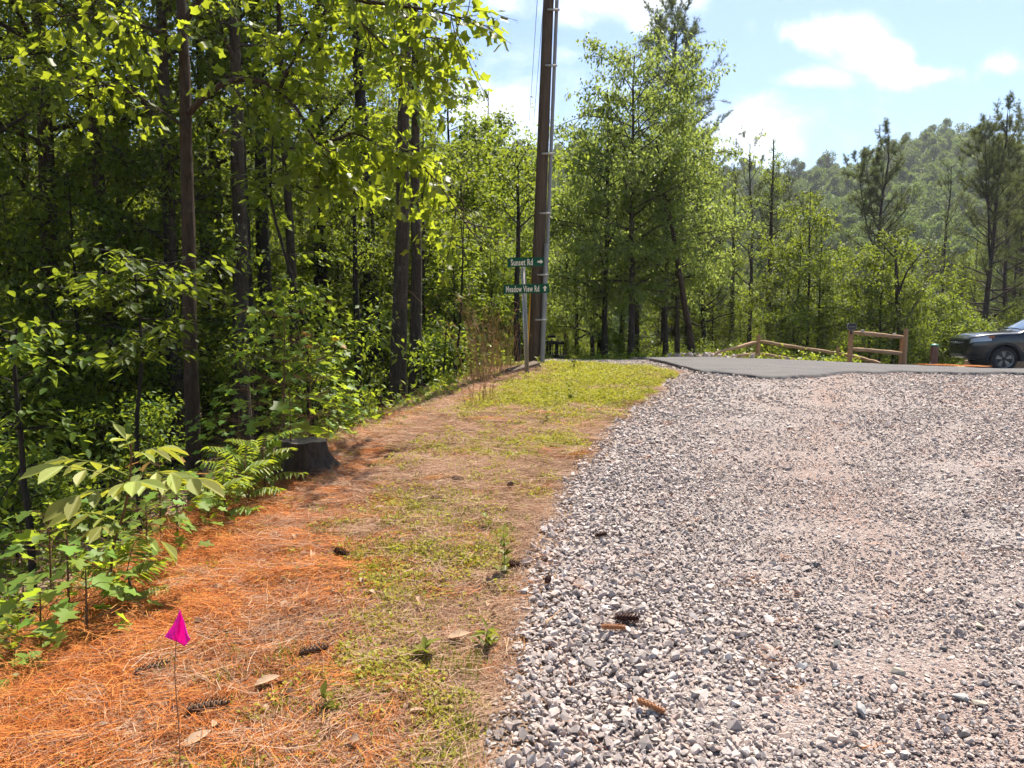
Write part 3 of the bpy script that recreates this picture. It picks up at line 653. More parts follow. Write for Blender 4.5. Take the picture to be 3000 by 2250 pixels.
# ================================================================== GROUND COVER (uncountable)
# ---- loose stones of the gravel
def stone_proto(seed):
    import bmesh
    r = np.random.default_rng(seed); bm = bmesh.new()
    for p in unit(r.normal(size=(13, 3))) * np.array([1, r.uniform(.6, .9), r.uniform(.45, .7)]) * r.uniform(.85, 1.1, (13, 1)): bm.verts.new(p * .5)
    bmesh.ops.convex_hull(bm, input=bm.verts)
    bmesh.ops.delete(bm, geom=[v for v in bm.verts if not v.link_faces], context='VERTS')
    me = bpy.data.meshes.new('stone'); bm.to_mesh(me); bm.free(); me.materials.append(MATS['stone']); return bpy.data.objects.new('stone', me)
def gravel_points(y0, y1, dens):
    A = (y1 - y0) * 14; n = int(A * dens); y = rng.uniform(y0, y1, n); x = xg(y) - .06 + rng.uniform(0, 14, n)
    k = (x < .74 * y + 1.2) & (y < ya(np.maximum(x, 2.9)) - .01); k &= ~((x > 2.87) & (y > ya(np.maximum(x, 2.9))))
    return x[k], y[k]
gx, gy, gs, gsink = [], [], [], []
for (y0, y1, dens, f) in [(1.9, 4.0, 4200, 1), (4.0, 6.5, 2600, 1.0), (6.5, 9.5, 1300, 1.15), (9.5, 15.5, 560, 1.5)]:
    x, y = gravel_points(y0, y1, dens); e = x - xg(y)
    coarse = np.clip(1 - (e - .55) / .7, 0, 1); track = np.exp(-((e - 1.75 - .06 * y) / .5) ** 2); right = sstep(2.0, 3.6, e - .08 * y)
    keepp = np.where(coarse > .5, .85, 1.0) * (1 - .2 * track)
    k = rng.uniform(size=len(x)) < keepp
    x, y, e, coarse, track, right = [v[k] for v in (x, y, e, coarse, track, right)]
    s_ = (.0155 + .006 * coarse + .002 * right - .002 * track) * np.exp(rng.normal(0, .38, len(x))) * f
    s_ = np.where(rng.uniform(size=len(x)) < .02, s_ * 1.9, s_); s_ = np.clip(s_, .006, .06)
    edge = (e < .0) & (rng.uniform(size=len(x)) < .5)
    x, y, s_, coarse = x[~edge], y[~edge], s_[~edge], coarse[~edge]
    gx.append(x); gy.append(y); gs.append(s_); gsink.append(coarse)
gx, gy, gs, gsink = map(np.concatenate, (gx, gy, gs, gsink)); n = len(gx)
gz = H(gx, gy) + .010 + gs * rng.uniform(.0, .32, n) + gsink * rng.uniform(0, .009, n)
rot = np.stack([rng.normal(0, .45, n), rng.normal(0, .45, n), rng.uniform(0, 6.28, n)], -1)
scatter('gravel', np.stack([gx, gy, gz], -1), rot, np.repeat(gs[:, None] * 1.15, 3, 1) * rng.uniform(.8, 1.2, (n, 3)), [stone_proto(i) for i in range(14)], 'loose crushed grey limestone gravel covering the road')
# stray stones on the verge
y = rng.uniform(2.0, 12, 2600); x = np.minimum(xg(y) - np.abs(rng.normal(0, .7, 2600)), xg(y) - .05); k = x > xe(y) - .2; x, y = x[k], y[k]; n = len(x); s_ = rng.uniform(.012, .03, n)
scatter('stray_gravel', np.stack([x, y, H(x, y) + .008], -1), np.stack([rng.normal(0, .4, n), rng.normal(0, .4, n), rng.uniform(0, 6.28, n)], -1), np.repeat(s_[:, None], 3, 1), [stone_proto(50 + i) for i in range(5)], 'stray pale stones scattered in the verge weeds')

# ---- pine straw: mats of long thin needles
def straw_proto(seed, n=115, rad=.13, mat='straw'):
    r = np.random.default_rng(seed); g = Geo(); main = r.uniform(0, 6.28)
    for _ in range(n):
        a = main + r.normal(0, .9); L_ = r.uniform(.09, .19); c0 = np.array([*r.normal(0, rad * .6, 2), r.uniform(.002, .022)])
        d = np.array([math.cos(a), math.sin(a), r.normal(0, .08)]); pz = np.array([-d[1], d[0], 0]); bow = r.normal(0, .025)
        u = np.array([-.5, 0, .5]); P = c0 + u[:, None] * d * L_ + pz * ((1 - 4 * u ** 2) * bow)[:, None]; P[:, 2] = np.maximum(P[:, 2], .001)
        w = pz * r.uniform(.0005, .0009)
        g.add(np.concatenate([P - w, P + w + np.array([0, 0, .0006])]), [[0, 1, 4, 3], [1, 2, 5, 4]])
    return g.obj('straw', mat, link=False)
def verge_pts(n, y0, y1, pw=1.0):
    y = y0 + (y1 - y0) * rng.uniform(size=n) ** pw; l = xe(y) - .75; x = l + (xg(y) - .13 - l) * rng.uniform(size=n); return x, y
def weediness(x, y):
    return sstep(.50, .68, vnoise(x, y, .55, 31) * .6 + vnoise(x, y, .17, 32) * .4)
def slope_rot(x, y):
    e = .05; dx = (H(x + e, y) - H(x - e, y)) / (2 * e); dy = (H(x, y + e) - H(x, y - e)) / (2 * e); return np.arctan(dy), -np.arctan(dx)
x, y = verge_pts(17000, 1.7, 14.0, 1.6)
t = (x - xe(y)) / (xg(y) - xe(y))                     # 0 at the bank, 1 at the gravel
p = np.clip(1.2 - .75 * t, .25, 1) * (.5 + .8 * vnoise(x, y, .5, 21)) * np.where(y > 9, .6, 1) * np.where((y > 9.5) & (t > .35), .3, 1) * (1 - .72 * weediness(x, y) * sstep(.15, .5, t))
k = rng.uniform(size=len(x)) < p; x, y, t = x[k], y[k], t[k]
orange = rng.uniform(size=len(x)) < np.clip(1.25 - 1.25 * t - .17 * np.maximum(y - 2.8, 0) + .5 * (vnoise(x, y, .7, 22) - .5), .05, .92)  # orange gathers near left, where the flare veil is painted into the straw
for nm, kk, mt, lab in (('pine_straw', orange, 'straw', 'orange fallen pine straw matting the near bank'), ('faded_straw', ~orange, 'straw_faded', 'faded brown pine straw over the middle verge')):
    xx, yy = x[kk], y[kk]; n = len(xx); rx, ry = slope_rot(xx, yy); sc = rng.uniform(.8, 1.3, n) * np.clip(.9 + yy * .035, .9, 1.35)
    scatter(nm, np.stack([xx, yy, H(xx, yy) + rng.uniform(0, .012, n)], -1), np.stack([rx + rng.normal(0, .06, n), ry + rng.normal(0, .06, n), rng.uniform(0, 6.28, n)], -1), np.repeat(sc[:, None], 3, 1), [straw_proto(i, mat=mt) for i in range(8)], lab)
# ---- needles blown on the gravel
x, y = gravel_points(2.1, 13.4, 9); k = rng.uniform(size=len(x)) < .35 + .5 * (x - xg(y) < .8); x, y = x[k], y[k]; n = len(x)
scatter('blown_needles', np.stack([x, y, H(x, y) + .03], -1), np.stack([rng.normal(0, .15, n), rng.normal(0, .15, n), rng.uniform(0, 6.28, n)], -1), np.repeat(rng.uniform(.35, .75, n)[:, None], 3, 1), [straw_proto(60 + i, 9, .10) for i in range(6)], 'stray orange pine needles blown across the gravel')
# ---- dead leaves
def dead_leaf(seed):
    r = np.random.default_rng(seed); g = Geo(); V, F = mirror_leaf([(0, 0), (.15, .2), (.45, .28), (.8, .16), (1, 0)], r.uniform(.1, .5), r.uniform(-.5, .5)); V = V - np.array([.5, 0, V[:, 2].min()])
    V[:, 2] += r.normal(0, .03, len(V)); g.add(V, F); return g.obj('dead_leaf', 'litter', link=False)
x, y = verge_pts(8000, 1.8, 13, 1.3); t = (x - xe(y)) / (xg(y) - xe(y)); k = rng.uniform(size=len(x)) < np.clip(1.1 - .6 * t, .3, 1) * np.clip(1.6 - y / 11, .25, 1); x, y = x[k], y[k]; n = len(x)
xf = rng.uniform(-22, -1.5, 9000); yf = rng.uniform(3, 28, 9000); k = xf < xe(yf) - .5; x = np.concatenate([x, xf[k]]); y = np.concatenate([y, yf[k]]); n = len(x)
scatter('leaf_litter', np.stack([x, y, H(x, y) + rng.uniform(.008, .034, n)], -1), np.stack([rng.normal(0, .3, n), rng.normal(0, .3, n), rng.uniform(0, 6.28, n)], -1), np.repeat((.016 + .05 * rng.uniform(size=n) ** 2.2)[:, None], 3, 1) * rng.uniform(.6, 1.3, (n, 3)), [dead_leaf(i) for i in range(12)], 'dry brown dead leaves strewn over the bank')
# ---- bits of twig among the straw
def twig_bit(seed):
    r = np.random.default_rng(seed); g = Geo(); P = np.cumsum(np.c_[np.full(5, .25), r.normal(0, .05, 5), r.normal(0, .03, 5)], 0); P -= P.mean(0); tube(g, P, np.linspace(.035, .018, 5), 5, jit=.15); tube(g, [P[2], P[2] + (.15, r.choice([-.2, .2]), .05)], [.018, .008], 4); return g.obj('twig_bit', 'bark_oak', link=False)
x, y = verge_pts(420, 1.8, 12, 1.3); n = len(x)
scatter('twig_bits', np.stack([x, y, H(x, y) + .026], -1), np.stack([rng.normal(0, .1, n), rng.normal(0, .12, n), rng.uniform(0, 6.28, n)], -1), np.repeat((.03 + .11 * rng.uniform(size=n) ** 2)[:, None], 3, 1), [twig_bit(i) for i in range(6)], 'broken bits of dead twig among the straw')
# ---- low weeds
def weed_proto(seed, n=90, rad=.085, hgt=.055):
    r = np.random.default_rng(seed); g = Geo(); a = r.uniform(0, 6.28, n); q = rad * np.sqrt(r.uniform(size=n)); p = np.stack([np.cos(a) * q, np.sin(a) * q, r.uniform(.003, hgt, n) * (1.2 - q / rad)], -1)
    add_leaves(g, p, leaf_dirs(n, 15, 30, r), r.normal(0, .6, n), r.uniform(.010, .026, n), T_DIAMOND); return g.obj('weed', 'weed', link=False)
def blades(g, r, n, rad, h0, h1, w, lean=.35):
    for _ in range(n):
        b = np.array([*r.normal(0, rad, 2), 0]); h = r.uniform(h0, h1); a = r.uniform(0, 6.28); l = np.array([math.cos(a), math.sin(a), 0]) * r.uniform(.1, lean) * h; s_ = np.array([-math.sin(a + .6), math.cos(a + .6), 0]) * w * r.uniform(.7, 1.2)
        m_ = b + l * .35 + np.array([0, 0, h * .6]); e = b + l * 1.3 + np.array([0, 0, h * r.uniform(.75, 1)]); g.add([b - s_, b + s_, m_ + s_ * .8, m_ - s_ * .8, e], [[0, 1, 2, 3]]); g.add([m_ - s_ * .8, m_ + s_ * .8, e], [[0, 1, 2]])
def tuft_proto(seed, mat='grass_green', n=26, rad=.03, h0=.03, h1=.10, w=.0022):
    r = np.random.default_rng(seed); g = Geo(); blades(g, r, n, rad, h0, h1, w); return g.obj('tuft', mat, link=False)
x, y = verge_pts(30000, 1.7, 14.6, 1.2); t = (x - xe(y)) / (xg(y) - xe(y)); far = sstep(8.0, 10.0, y) * sstep(.12, .35, t)
patch = weediness(x, y)
p = np.maximum(patch * np.clip(-.25 + 1.5 * t, 0, 1) * .58 + .16 * np.exp(-((t - .72) / .18) ** 2), far * (.10 + .75 * sstep(.36, .62, vnoise(x, y, .55, 33) * .7 + vnoise(x, y, .18, 35) * .3))); p = np.maximum(p, np.exp(-((x - xe(y)) / .22) ** 2) * .4 * sstep(.4, .6, vnoise(x, y, .3, 34)))
k = rng.uniform(size=len(x)) < p; x, y = x[k], y[k]; n = len(x); rx, ry = slope_rot(x, y)
scatter('low_weeds', np.stack([x, y, H(x, y) + .004], -1), np.stack([rx, ry, rng.uniform(0, 6.28, n)], -1), np.repeat((rng.uniform(.7, 1.4, n) * np.clip(.7 + .06 * y, .8, 1.5))[:, None], 3, 1), [weed_proto(i) for i in range(6)], 'yellow-green low weeds spreading over the verge')
x, y = verge_pts(9000, 1.7, 14.8, 1.0); t = (x - xe(y)) / (xg(y) - xe(y)); p = np.clip(.1 + .5 * t, 0, 1) * sstep(.45, .7, vnoise(x, y, .45, 41)) + sstep(8.5, 10.5, y) * .4 * sstep(.1, .3, t)
k = rng.uniform(size=len(x)) < p; x, y = x[k], y[k]; n = len(x)
scatter('verge_grass', np.stack([x, y, H(x, y)], -1), np.stack([rng.normal(0, .1, n), rng.normal(0, .1, n), rng.uniform(0, 6.28, n)], -1), np.repeat(rng.uniform(.5, 1.2, n)[:, None], 3, 1), [tuft_proto(i) for i in range(4)] + [tuft_proto(9, 'weed', 30, .04, .02, .07)], 'short thin grass blades among the verge weeds')
# ---- seedlings and vines over the woodland floor
def floor_proto(seed, n=46):
    r = np.random.default_rng(seed); g = Geo(); a = r.uniform(0, 6.28, n); q = .26 * np.sqrt(r.uniform(size=n)); p = np.stack([np.cos(a) * q, np.sin(a) * q, r.uniform(.04, .42, n) * (1.2 - q / .3)], -1)
    add_leaves(g, p, leaf_dirs(n, -10, 25, r), r.normal(0, .4, n), r.uniform(.05, .11, n), T_OVATE)
    for j in range(5): tube(g, [(0, 0, 0), p[j] * .6, p[j]], [.004, .003, .002], 3, cap=False, mi=1)
    return g.obj('seedling', ['leaf_plant', 'stem_red'], link=False)
x = rng.uniform(-26, 2, 9000); y = rng.uniform(3.2, 34, 9000); d = xe(y) - x; k = (d > .12) & (np.abs(x) < .85 * y + 1) & (rng.uniform(size=9000) < np.where(d < 1.6, .95, .34)); x, y = x[k], y[k]
bx = rng.uniform(-.5, 20, 1500); by = rng.uniform(19.5, 32, 1500); k = (by > yb(np.maximum(bx, 3)) + .4) & (bx < .75 * by); x = np.concatenate([x, bx[k]]); y = np.concatenate([y, by[k]]); n = len(x)
scatter('woodland_ground_cover', np.stack([x, y, H(x, y) - .02], -1), np.stack([rng.normal(0, .15, n), rng.normal(0, .15, n), rng.uniform(0, 6.28, n)], -1), np.repeat(rng.uniform(.6, 1.35, n)[:, None], 3, 1), [floor_proto(i) for i in range(6)], 'dense leafy seedlings covering the woodland floor')

# ================================================================== OBJECTS
# ---- materials
def mat_wood(name, c1, c2, sc=(14, 14, 1.2), bm=.5, rough=.8):
    m, N, L, b = newmat(name); v = coords(N, L, 'Object', sc); n = noise(N, L, 2.5, 9, .65, v, .8); r = ramp(N, [(.28, c1), (.68, c2)]); L.new(n.outputs[0], r.inputs[0])
    L.new(r.outputs[0], b.inputs['Base Color']); b.inputs['Roughness'].default_value = rough; b.inputs['Specular IOR Level'].default_value = .25; bump(N, L, n.outputs[0], b, bm, .012)
mat_wood('pole_wood', (.035, .023, .015), (.13, .088, .058), (16, 16, .7), .8)
mat_wood('cedar', (.24, .125, .06), (.44, .26, .135), (9, 9, 9), .3)
mat_wood('cedar_rail', (.24, .135, .07), (.46, .30, .17), (1.4, 12, 12), .3)
mat_wood('old_timber', (.045, .03, .02), (.15, .105, .07), (10, 10, 10), .6)
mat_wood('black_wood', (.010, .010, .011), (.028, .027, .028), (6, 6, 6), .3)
mat_wood('tan_block', (.34, .25, .16), (.46, .35, .24), (3, 3, 3), .2)
mat_wood('stump_bark', (.012, .009, .006), (.075, .05, .032), (10, 10, 3), 1.0)
mat_wood('stump_top', (.13, .09, .065), (.32, .23, .17), (6, 6, 6), .5)
simple('pvc_grey', (.19, .185, .18), .45, nscale=6, nvar=.1)
simple('galvanised', (.42, .40, .36), .5, .55, nscale=30, nvar=.2)
simple('sign_green', (.003, .075, .036), .6, spec=.2, nscale=8, nvar=.15)
simple('sign_white', (.74, .66, .52), .5)
simple('yellow_guard', (.72, .36, .02), .5)
simple('steel', (.3, .3, .3), .4, .8)
simple('black_paint', (.012, .012, .014), .35)
simple('plaque_line', (.30, .28, .26), .5)
simple('post_brown', (.17, .075, .045), .7, nscale=8, nvar=.2, bumps=.2)
simple('cap_green', (.02, .14, .085), .5, nscale=8)
simple('wire_dark', (.03, .03, .03), .6)
simple('rust_wire', (.16, .07, .04), .6)

# ---- utility pole
def lin(a, b, n): return np.array(a)[None] + np.linspace(0, 1, n)[:, None] * (np.array(b) - np.array(a))[None]
PD = 14.3
pb, ptop = at(1566, 1068, PD), at(1607, 0, PD); pdir = (ptop - pb) / (ptop[2] - pb[2])
zb = float(H(pb[0], PD)); base = pb + pdir * (zb - pb[2])
pole = thing('utility_pole', 'tall weathered brown wooden utility pole with grey conduit up its side', 'utility pole', base)
z = np.linspace(-.5, 11, 24); g = Geo(); tube(g, pdir[None] * z[:, None], .128 - .0042 * np.maximum(z, 0), 20, jit=.015); g.obj('shaft', 'pole_wood', pole, smooth=True)
off = np.array([.155, -.05, 0]); g = Geo(); z = np.linspace(-.3, 10, 12); tube(g, pdir[None] * z[:, None] + off, .034, 12); g.obj('conduit', 'pvc_grey', pole, smooth=True)
zc = at(1590, 716, PD)[2] - zb
off2 = np.array([.128, -.118, 0]); g = Geo(); z = np.linspace(-.3, zc, 10); tube(g, pdir[None] * z[:, None] + off2, .036, 12); g.obj('conduit_guard', 'pvc_grey', pole, smooth=True)
for zz_ in (.9, 1.75, 2.9, 4.0, 5.6, 6.6):
    g = Geo(); c_ = pdir * zz_; box(g, c_ + np.array([-.02, -.160, -.016]), c_ + np.array([.205, -.125, .016])); g.obj('strap', 'galvanised', pole)
g = Geo(); z = np.linspace(.1, 10, 12); tube(g, pdir[None] * z[:, None] + np.array([.085, -.125, 0]), .006, 5); g.obj('ground_wire', 'wire_dark', pole)
# line wires to the next pole down the valley
topz = base + pdir * 10.4
for j, (q, lab, offx) in enumerate([((1547, 400), 'left one of two thin overhead wires running from the pole into the distance', -.12), ((1559, 405), 'right one of two thin overhead wires close beside the pole', .02)]):
    e = at(q[0], q[1], 120); P = lin(topz + np.array([offx, 0, -.2 - .4 * j]), e, 14); u = np.linspace(0, 1, 14); P[:, 2] -= 4 * u * (1 - u) * .3; g = Geo(); tube(g, P, .009 + .02 * u, 5); tag(g.obj('overhead_wire', 'pvc_grey'), lab, 'wire', 'overhead wires')
# guy wire with yellow guard
gd = 14.9; a0, a1 = at(1545, 1002, gd), at(1557, 852, gd); gdir = (a1 - a0) / np.linalg.norm(a1 - a0)
gz0 = float(H(a0[0], gd)); gb = a0 + gdir * (gz0 - a0[2]) / gdir[2]
gw = thing('guy_wire', 'guy wire with yellow plastic guard behind the street sign post', 'guy wire', gb)
g = Geo(); tube(g, [gdir * -.2, gdir * 3.4], .006, 6); g.obj('cable', 'steel', gw)
g = Geo(); tube(g, [gdir * (-.02), gdir * 1.9], .027, 10); g.obj('guard', 'yellow_guard', gw, smooth=True)

# ---- street signs
sD = 12.6; s0 = at(1544, 1080, sD); s1 = at(1533.5, 775, sD); sb = np.array([s0[0], sD, float(H(s0[0], sD))]); sdv = (s1 - s0) / (s1[2] - s0[2])
sign = thing('street_sign', 'galvanised post with two green street name signs beside the pole', 'street sign', sb)
g = Geo(); zt = s1[2] - sb[2] + .04
for (x0, x1, y0, y1) in [(-.018, .018, -.004, 0), (-.022, -.018, -.03, 0), (.018, .022, -.03, 0), (-.038, -.022, -.032, -.028), (.022, .038, -.032, -.028)]:
    V = []
    for zz_ in (-.4, zt):
        c_ = sdv * zz_; V += [c_ + (x0, y0, 0), c_ + (x1, y0, 0), c_ + (x1, y1, 0), c_ + (x0, y1, 0)]
    g.add(V, [[0, 3, 2, 1], [4, 5, 6, 7], [0, 1, 5, 4], [1, 2, 6, 5], [2, 3, 7, 6], [3, 0, 4, 7]])
g.obj('post', 'galvanised', sign)
def text_mesh(body, size, xs, mat, name):
    cu = bpy.data.curves.new(name, 'FONT'); cu.body = body; cu.size = size; cu.align_x = 'LEFT'; cu.extrude = .0008; cu.offset = .0035; cu.resolution_u = 3; cu.space_character = 1.12
    o = bpy.data.objects.new(name, cu); C.objects.link(o); bpy.context.view_layer.update()
    me = bpy.data.meshes.new_from_object(o.evaluated_get(bpy.context.evaluated_depsgraph_get())); C.objects.unlink(o); bpy.data.objects.remove(o); bpy.data.curves.remove(cu)
    co = np.empty(len(me.vertices) * 3, np.float32); me.vertices.foreach_get('co', co); co = co.reshape(-1, 3); co[:, 0] -= co[:, 0].min(); co[:, 0] *= xs / co[:, 0].max(); me.vertices.foreach_set('co', co.ravel()); me.update()
    me.materials.clear(); me.materials.append(MATS[mat]); return me
def plate(cxp, cyp, w, h, text, tw, arrow, rot, lab):
    c_ = at(cxp, cyp, sD - .045) - sb
    o = bpy.data.objects.new('sign_plate', None)
    g = Geo(); rr = .02; k = 5; pts_ = []
    for (sx, sy, a0_) in [(1, 1, 0), (-1, 1, 90), (-1, -1, 180), (1, -1, 270)]:
        for a in np.linspace(0, 90, k): pts_.append(((w / 2 - rr) * sx + rr * math.cos(R(a0_ + a)), (h / 2 - rr) * sy + rr * math.sin(R(a0_ + a))))
    pts_ = np.array(pts_); m = len(pts_); F_ = np.c_[pts_, np.full(m, .0015)]; B_ = np.c_[pts_, np.full(m, -.0015)]
    g.add(np.concatenate([F_, B_]), [list(range(m))]); g.add(np.concatenate([F_, B_]), [list(range(m, 2 * m))[::-1]]); g.add(np.concatenate([F_, B_]), [[i + m, (i + 1) % m + m, (i + 1) % m, i] for i in range(m)])
    o = g.obj('sign_plate', 'sign_green', sign, loc=c_); o.rotation_euler = (R(90), R(-rot), 0); o['label'] = lab
    me = text_mesh(text, h * .93, tw, 'sign_white', 'lettering'); t_ = bpy.data.objects.new('lettering', me); C.objects.link(t_); t_.parent = o; t_.location = (-w / 2 + (.09 if arrow == 'right' else .045) * w, -h * .32, .0032)
    g = Geo(); A_ = np.array([(-.5, -.17), (.02, -.17), (.02, -.42), (.5, 0), (.02, .42), (.02, .17), (-.5, .17)]) * h * .62
    if arrow == 'up': A_ = np.stack([-A_[:, 1], A_[:, 0]], -1)
    m = len(A_); g.add(np.c_[A_, np.zeros(m)], [list(range(m))]); ar = g.obj('arrow', 'sign_white', o, loc=(w / 2 - (.07 if arrow == 'up' else .065), 0, .0042))
    for dx in (-.012, .012):
        g = Geo(); tube(g, [(dx * 0, -h * .36, 0), (dx * 0, -h * .36, .006)], .005, 8)
    g.obj('bolt', 'galvanised', o)
plate(1540.5, 768, .617, .152, 'Sunset Rd', .37, 'right', 1.8, 'upper green sign reading Sunset Rd with a right arrow')
plate(1542.5, 846, .762, .152, 'Meadow View Rd', .56, 'up', 1.4, 'lower green sign reading Meadow View Rd with an up arrow')

# ---- old timber lying at the foot of the pole
p0, p1 = G(1490, 1103), G(1575, 1083)
g = Geo(); d_ = p1 - p0; L_ = np.linalg.norm(d_); g2 = Geo(); box(g2, (-L_ / 2, -.09, -.05), (L_ / 2, .09, .14)); o = g2.obj('timber', 'old_timber'); o.location = (p0 + p1) / 2 + np.array([0, 0, .0])
o.rotation_euler = (R(6), -math.asin(d_[2] / L_) + R(-3), math.atan2(d_[1], d_[0])); b = o.modifiers.new('bevel', 'BEVEL'); b.width = .02; b.segments = 2
tag(o, 'short dark weathered timber lying at the foot of the sign post', 'timber')

# ---- split-rail fence
def beam(name, a, b, w, h, mat, parent, orig, taper=.6, tw=0):
    w, h = w * .85, h * .85
    """a split rail: rough four-sided bar whose ends are hewn thinner"""
    a = np.array(a, float); b = np.array(b, float); u = np.linspace(0, 1, 9); d = unit(b - a); side = unit(np.cross(d, [0, 0, 1])); up_ = np.cross(side, d); g = Geo(); V = []
    for i, t in enumerate(u):
        e = taper + (1 - taper) * min(1, min(t, 1 - t) / .12); c_ = a + (b - a) * t + up_ * rng.normal(0, .005) + side * rng.normal(0, .005)
        for (sx, sz) in [(-1, -1), (1, -1), (1, .75), (0, 1.1), (-1, .8)]: V.append(c_ + side * sx * w / 2 * e * rng.uniform(.9, 1.1) + up_ * sz * h / 2 * e * rng.uniform(.9, 1.1))
    k = 5; F_ = [[i * k + j, i * k + (j + 1) % k, (i + 1) * k + (j + 1) % k, (i + 1) * k + j] for i in range(8) for j in range(k)]
    g.add(np.array(V) - orig, F_); g.add(np.array(V[:5]) - orig, [[4, 3, 2, 1, 0]]); g.add(np.array(V[-5:]) - orig, [[0, 1, 2, 3, 4]]); return g.obj(name, mat, parent)
def fpost(px, pytop, D, w, parent, orig, lean=0, mat='cedar'):
    t_ = at(px, pytop, D); zg = float(H(t_[0], D)); n_ = 8; g = Geo(); z = np.linspace(zg - .3, t_[2], 6)
    tube(g, np.stack([t_[0] + lean * (z - t_[2]), np.full(6, D), z], -1) - orig, w / 2 * np.array([1.06, 1.04, 1, 1, .99, .93]), n_, jit=.04); return g.obj('post', mat, parent)
o3 = at(2222, 1000, 22.0); fo = np.array([o3[0], 22.0, float(H(o3[0], 22.0))])
fence = thing('rail_fence', 'low cedar split-rail fence sloping down both sides of a middle post', 'fence', fo)
fpost(2223, 981, 22, .12, fence, fo, .03); fpost(2455, 1016, 21, .10, fence, fo, .05)
beam('rail', at(2220, 1000, 22), at(2040, 1052, 20.4), .11, .10, 'cedar_rail', fence, fo); beam('rail', at(2220, 1036, 22), at(2055, 1055, 20.6), .11, .10, 'cedar_rail', fence, fo)
beam('rail', at(2226, 1000, 22), at(2364, 1022, 21.5), .11, .10, 'cedar_rail', fence, fo); beam('rail', at(2362, 1021, 21.5), at(2456, 1036, 21), .11, .10, 'cedar_rail', fence, fo)
beam('rail', at(2226, 1036, 22), at(2362, 1060, 21.5), .11, .10, 'cedar_rail', fence, fo); beam('rail', at(2453, 1034, 21), at(2580, 1064, 19.9), .11, .10, 'cedar_rail', fence, fo)
e3 = at(2493, 1040, 19.0); eo = np.array([e3[0], 19.0, float(H(e3[0], 19.0))])
panel = thing('fence_panel', 'taller two-rail cedar fence panel between two stout posts', 'fence', eo)
fpost(2494, 968, 19, .13, panel, eo, .02); fpost(2655, 963, 18.7, .115, panel, eo, .02); fpost(2644, 990, 19.0, .11, panel, eo, .03, 'cedar')
beam('rail', at(2496, 974, 18.98), at(2653, 989, 18.72), .12, .11, 'cedar_rail', panel, eo); beam('rail', at(2496, 1022, 18.98), at(2650, 1037, 18.75), .12, .11, 'cedar_rail', panel, eo)
for (px, py) in [(2527, 971), (2620, 981)]:
    c_ = at(px, py, 18.85) - eo; g = Geo(); box(g, c_ + np.array([-.018, -.05, -.03]), c_ + np.array([.018, .05, .05])); g.obj('clip', 'galvanised', panel)
# plaque on the post
q = at(2496, 957, 18.9); pl = thing('number_plaque', 'small black octagonal plaque on top of the left panel post', 'plaque', q); 
def octo(sx, sz, y, nm, mat):
    A_ = np.array([(-1, -.45), (-.72, -1), (.72, -1), (1, -.45), (1, .45), (.72, 1), (-.72, 1), (-1, .45)]) * (sx, sz); g = Geo(); m = 8
    V = np.concatenate([np.c_[A_[:, 0], np.full(m, y), A_[:, 1]], np.c_[A_[:, 0], np.full(m, y + .02), A_[:, 1]]]); g.add(V, [list(range(m))]); g.add(V, [list(range(m, 2 * m))[::-1]]); g.add(V, [[i, i + m, (i + 1) % m + m, (i + 1) % m] for i in range(m)]); return g.obj(nm, mat, pl)
octo(.118, .088, 0, 'rim', 'plaque_line'); octo(.110, .080, -.006, 'face', 'black_paint'); g = Geo(); box(g, (-.085, -.011, -.008), (.085, -.007, 0)); g.obj('band', 'plaque_line', pl); g = Geo(); tube(g, [(0, .03, -.2), (0, .03, .05)], .03, 8); g.obj('bracket', 'black_paint', pl)
# little bird-like iron finial above the plaque
g = Geo(); tube(g, [(0, .01, .06), (.005, .01, .2)], .005, 5); tube(g, [(-.02, .01, .2), (0, .01, .215), (.02, .01, .25), (.03, .01, .262)], [.006, .016, .012, .004], 6); g.obj('finial', 'black_paint', pl)
# post with green cap
D = 20.5; t_ = at(2738, 1014, D); gp = np.array([t_[0], D, float(H(t_[0], D))]); cp_ = thing('capped_post', 'squat brown post with a domed green cap left of the car', 'post', gp)
hgt = t_[2] - gp[2]; g = Geo(); tube(g, [(0, 0, -.3), (0, 0, hgt * .5), (.0, 0, hgt)], [.105, .10, .10], 16); g.obj('shaft', 'post_brown', cp_, smooth=True)
g = Geo(); tube(g, [(0, 0, hgt), (0, 0, hgt + .025), (0, 0, hgt + .055), (0, 0, hgt + .07)], [.115, .11, .07, .02], 16); g.obj('cap', 'cap_green', cp_, smooth=True)
g = Geo(); tube(g, curve_pts([(-.10, -.03, .3), (-.16, -.03, .2), (-.15, -.03, .05), (-.11, -.03, -.05)], 8), .012, 6); g.obj('cable', 'plaque_line', cp_)

# ---- dark timber deck seen just right of the pole
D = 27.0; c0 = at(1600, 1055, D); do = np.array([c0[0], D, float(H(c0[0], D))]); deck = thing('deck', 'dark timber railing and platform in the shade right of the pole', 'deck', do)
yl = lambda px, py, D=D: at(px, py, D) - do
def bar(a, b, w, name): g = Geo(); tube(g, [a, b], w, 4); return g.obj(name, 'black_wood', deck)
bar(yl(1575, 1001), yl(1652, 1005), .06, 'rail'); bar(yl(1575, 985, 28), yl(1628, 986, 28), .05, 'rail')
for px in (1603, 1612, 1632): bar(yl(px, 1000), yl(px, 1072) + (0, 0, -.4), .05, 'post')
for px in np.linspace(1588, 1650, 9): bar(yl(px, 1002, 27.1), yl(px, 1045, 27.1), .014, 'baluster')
g = Geo(); a = yl(1575, 1042, 27); b2 = yl(1668, 1042, 27); box(g, (a[0], 0, a[2] - .6), (b2[0], 2.0, a[2])); g.obj('platform', 'black_wood', deck)

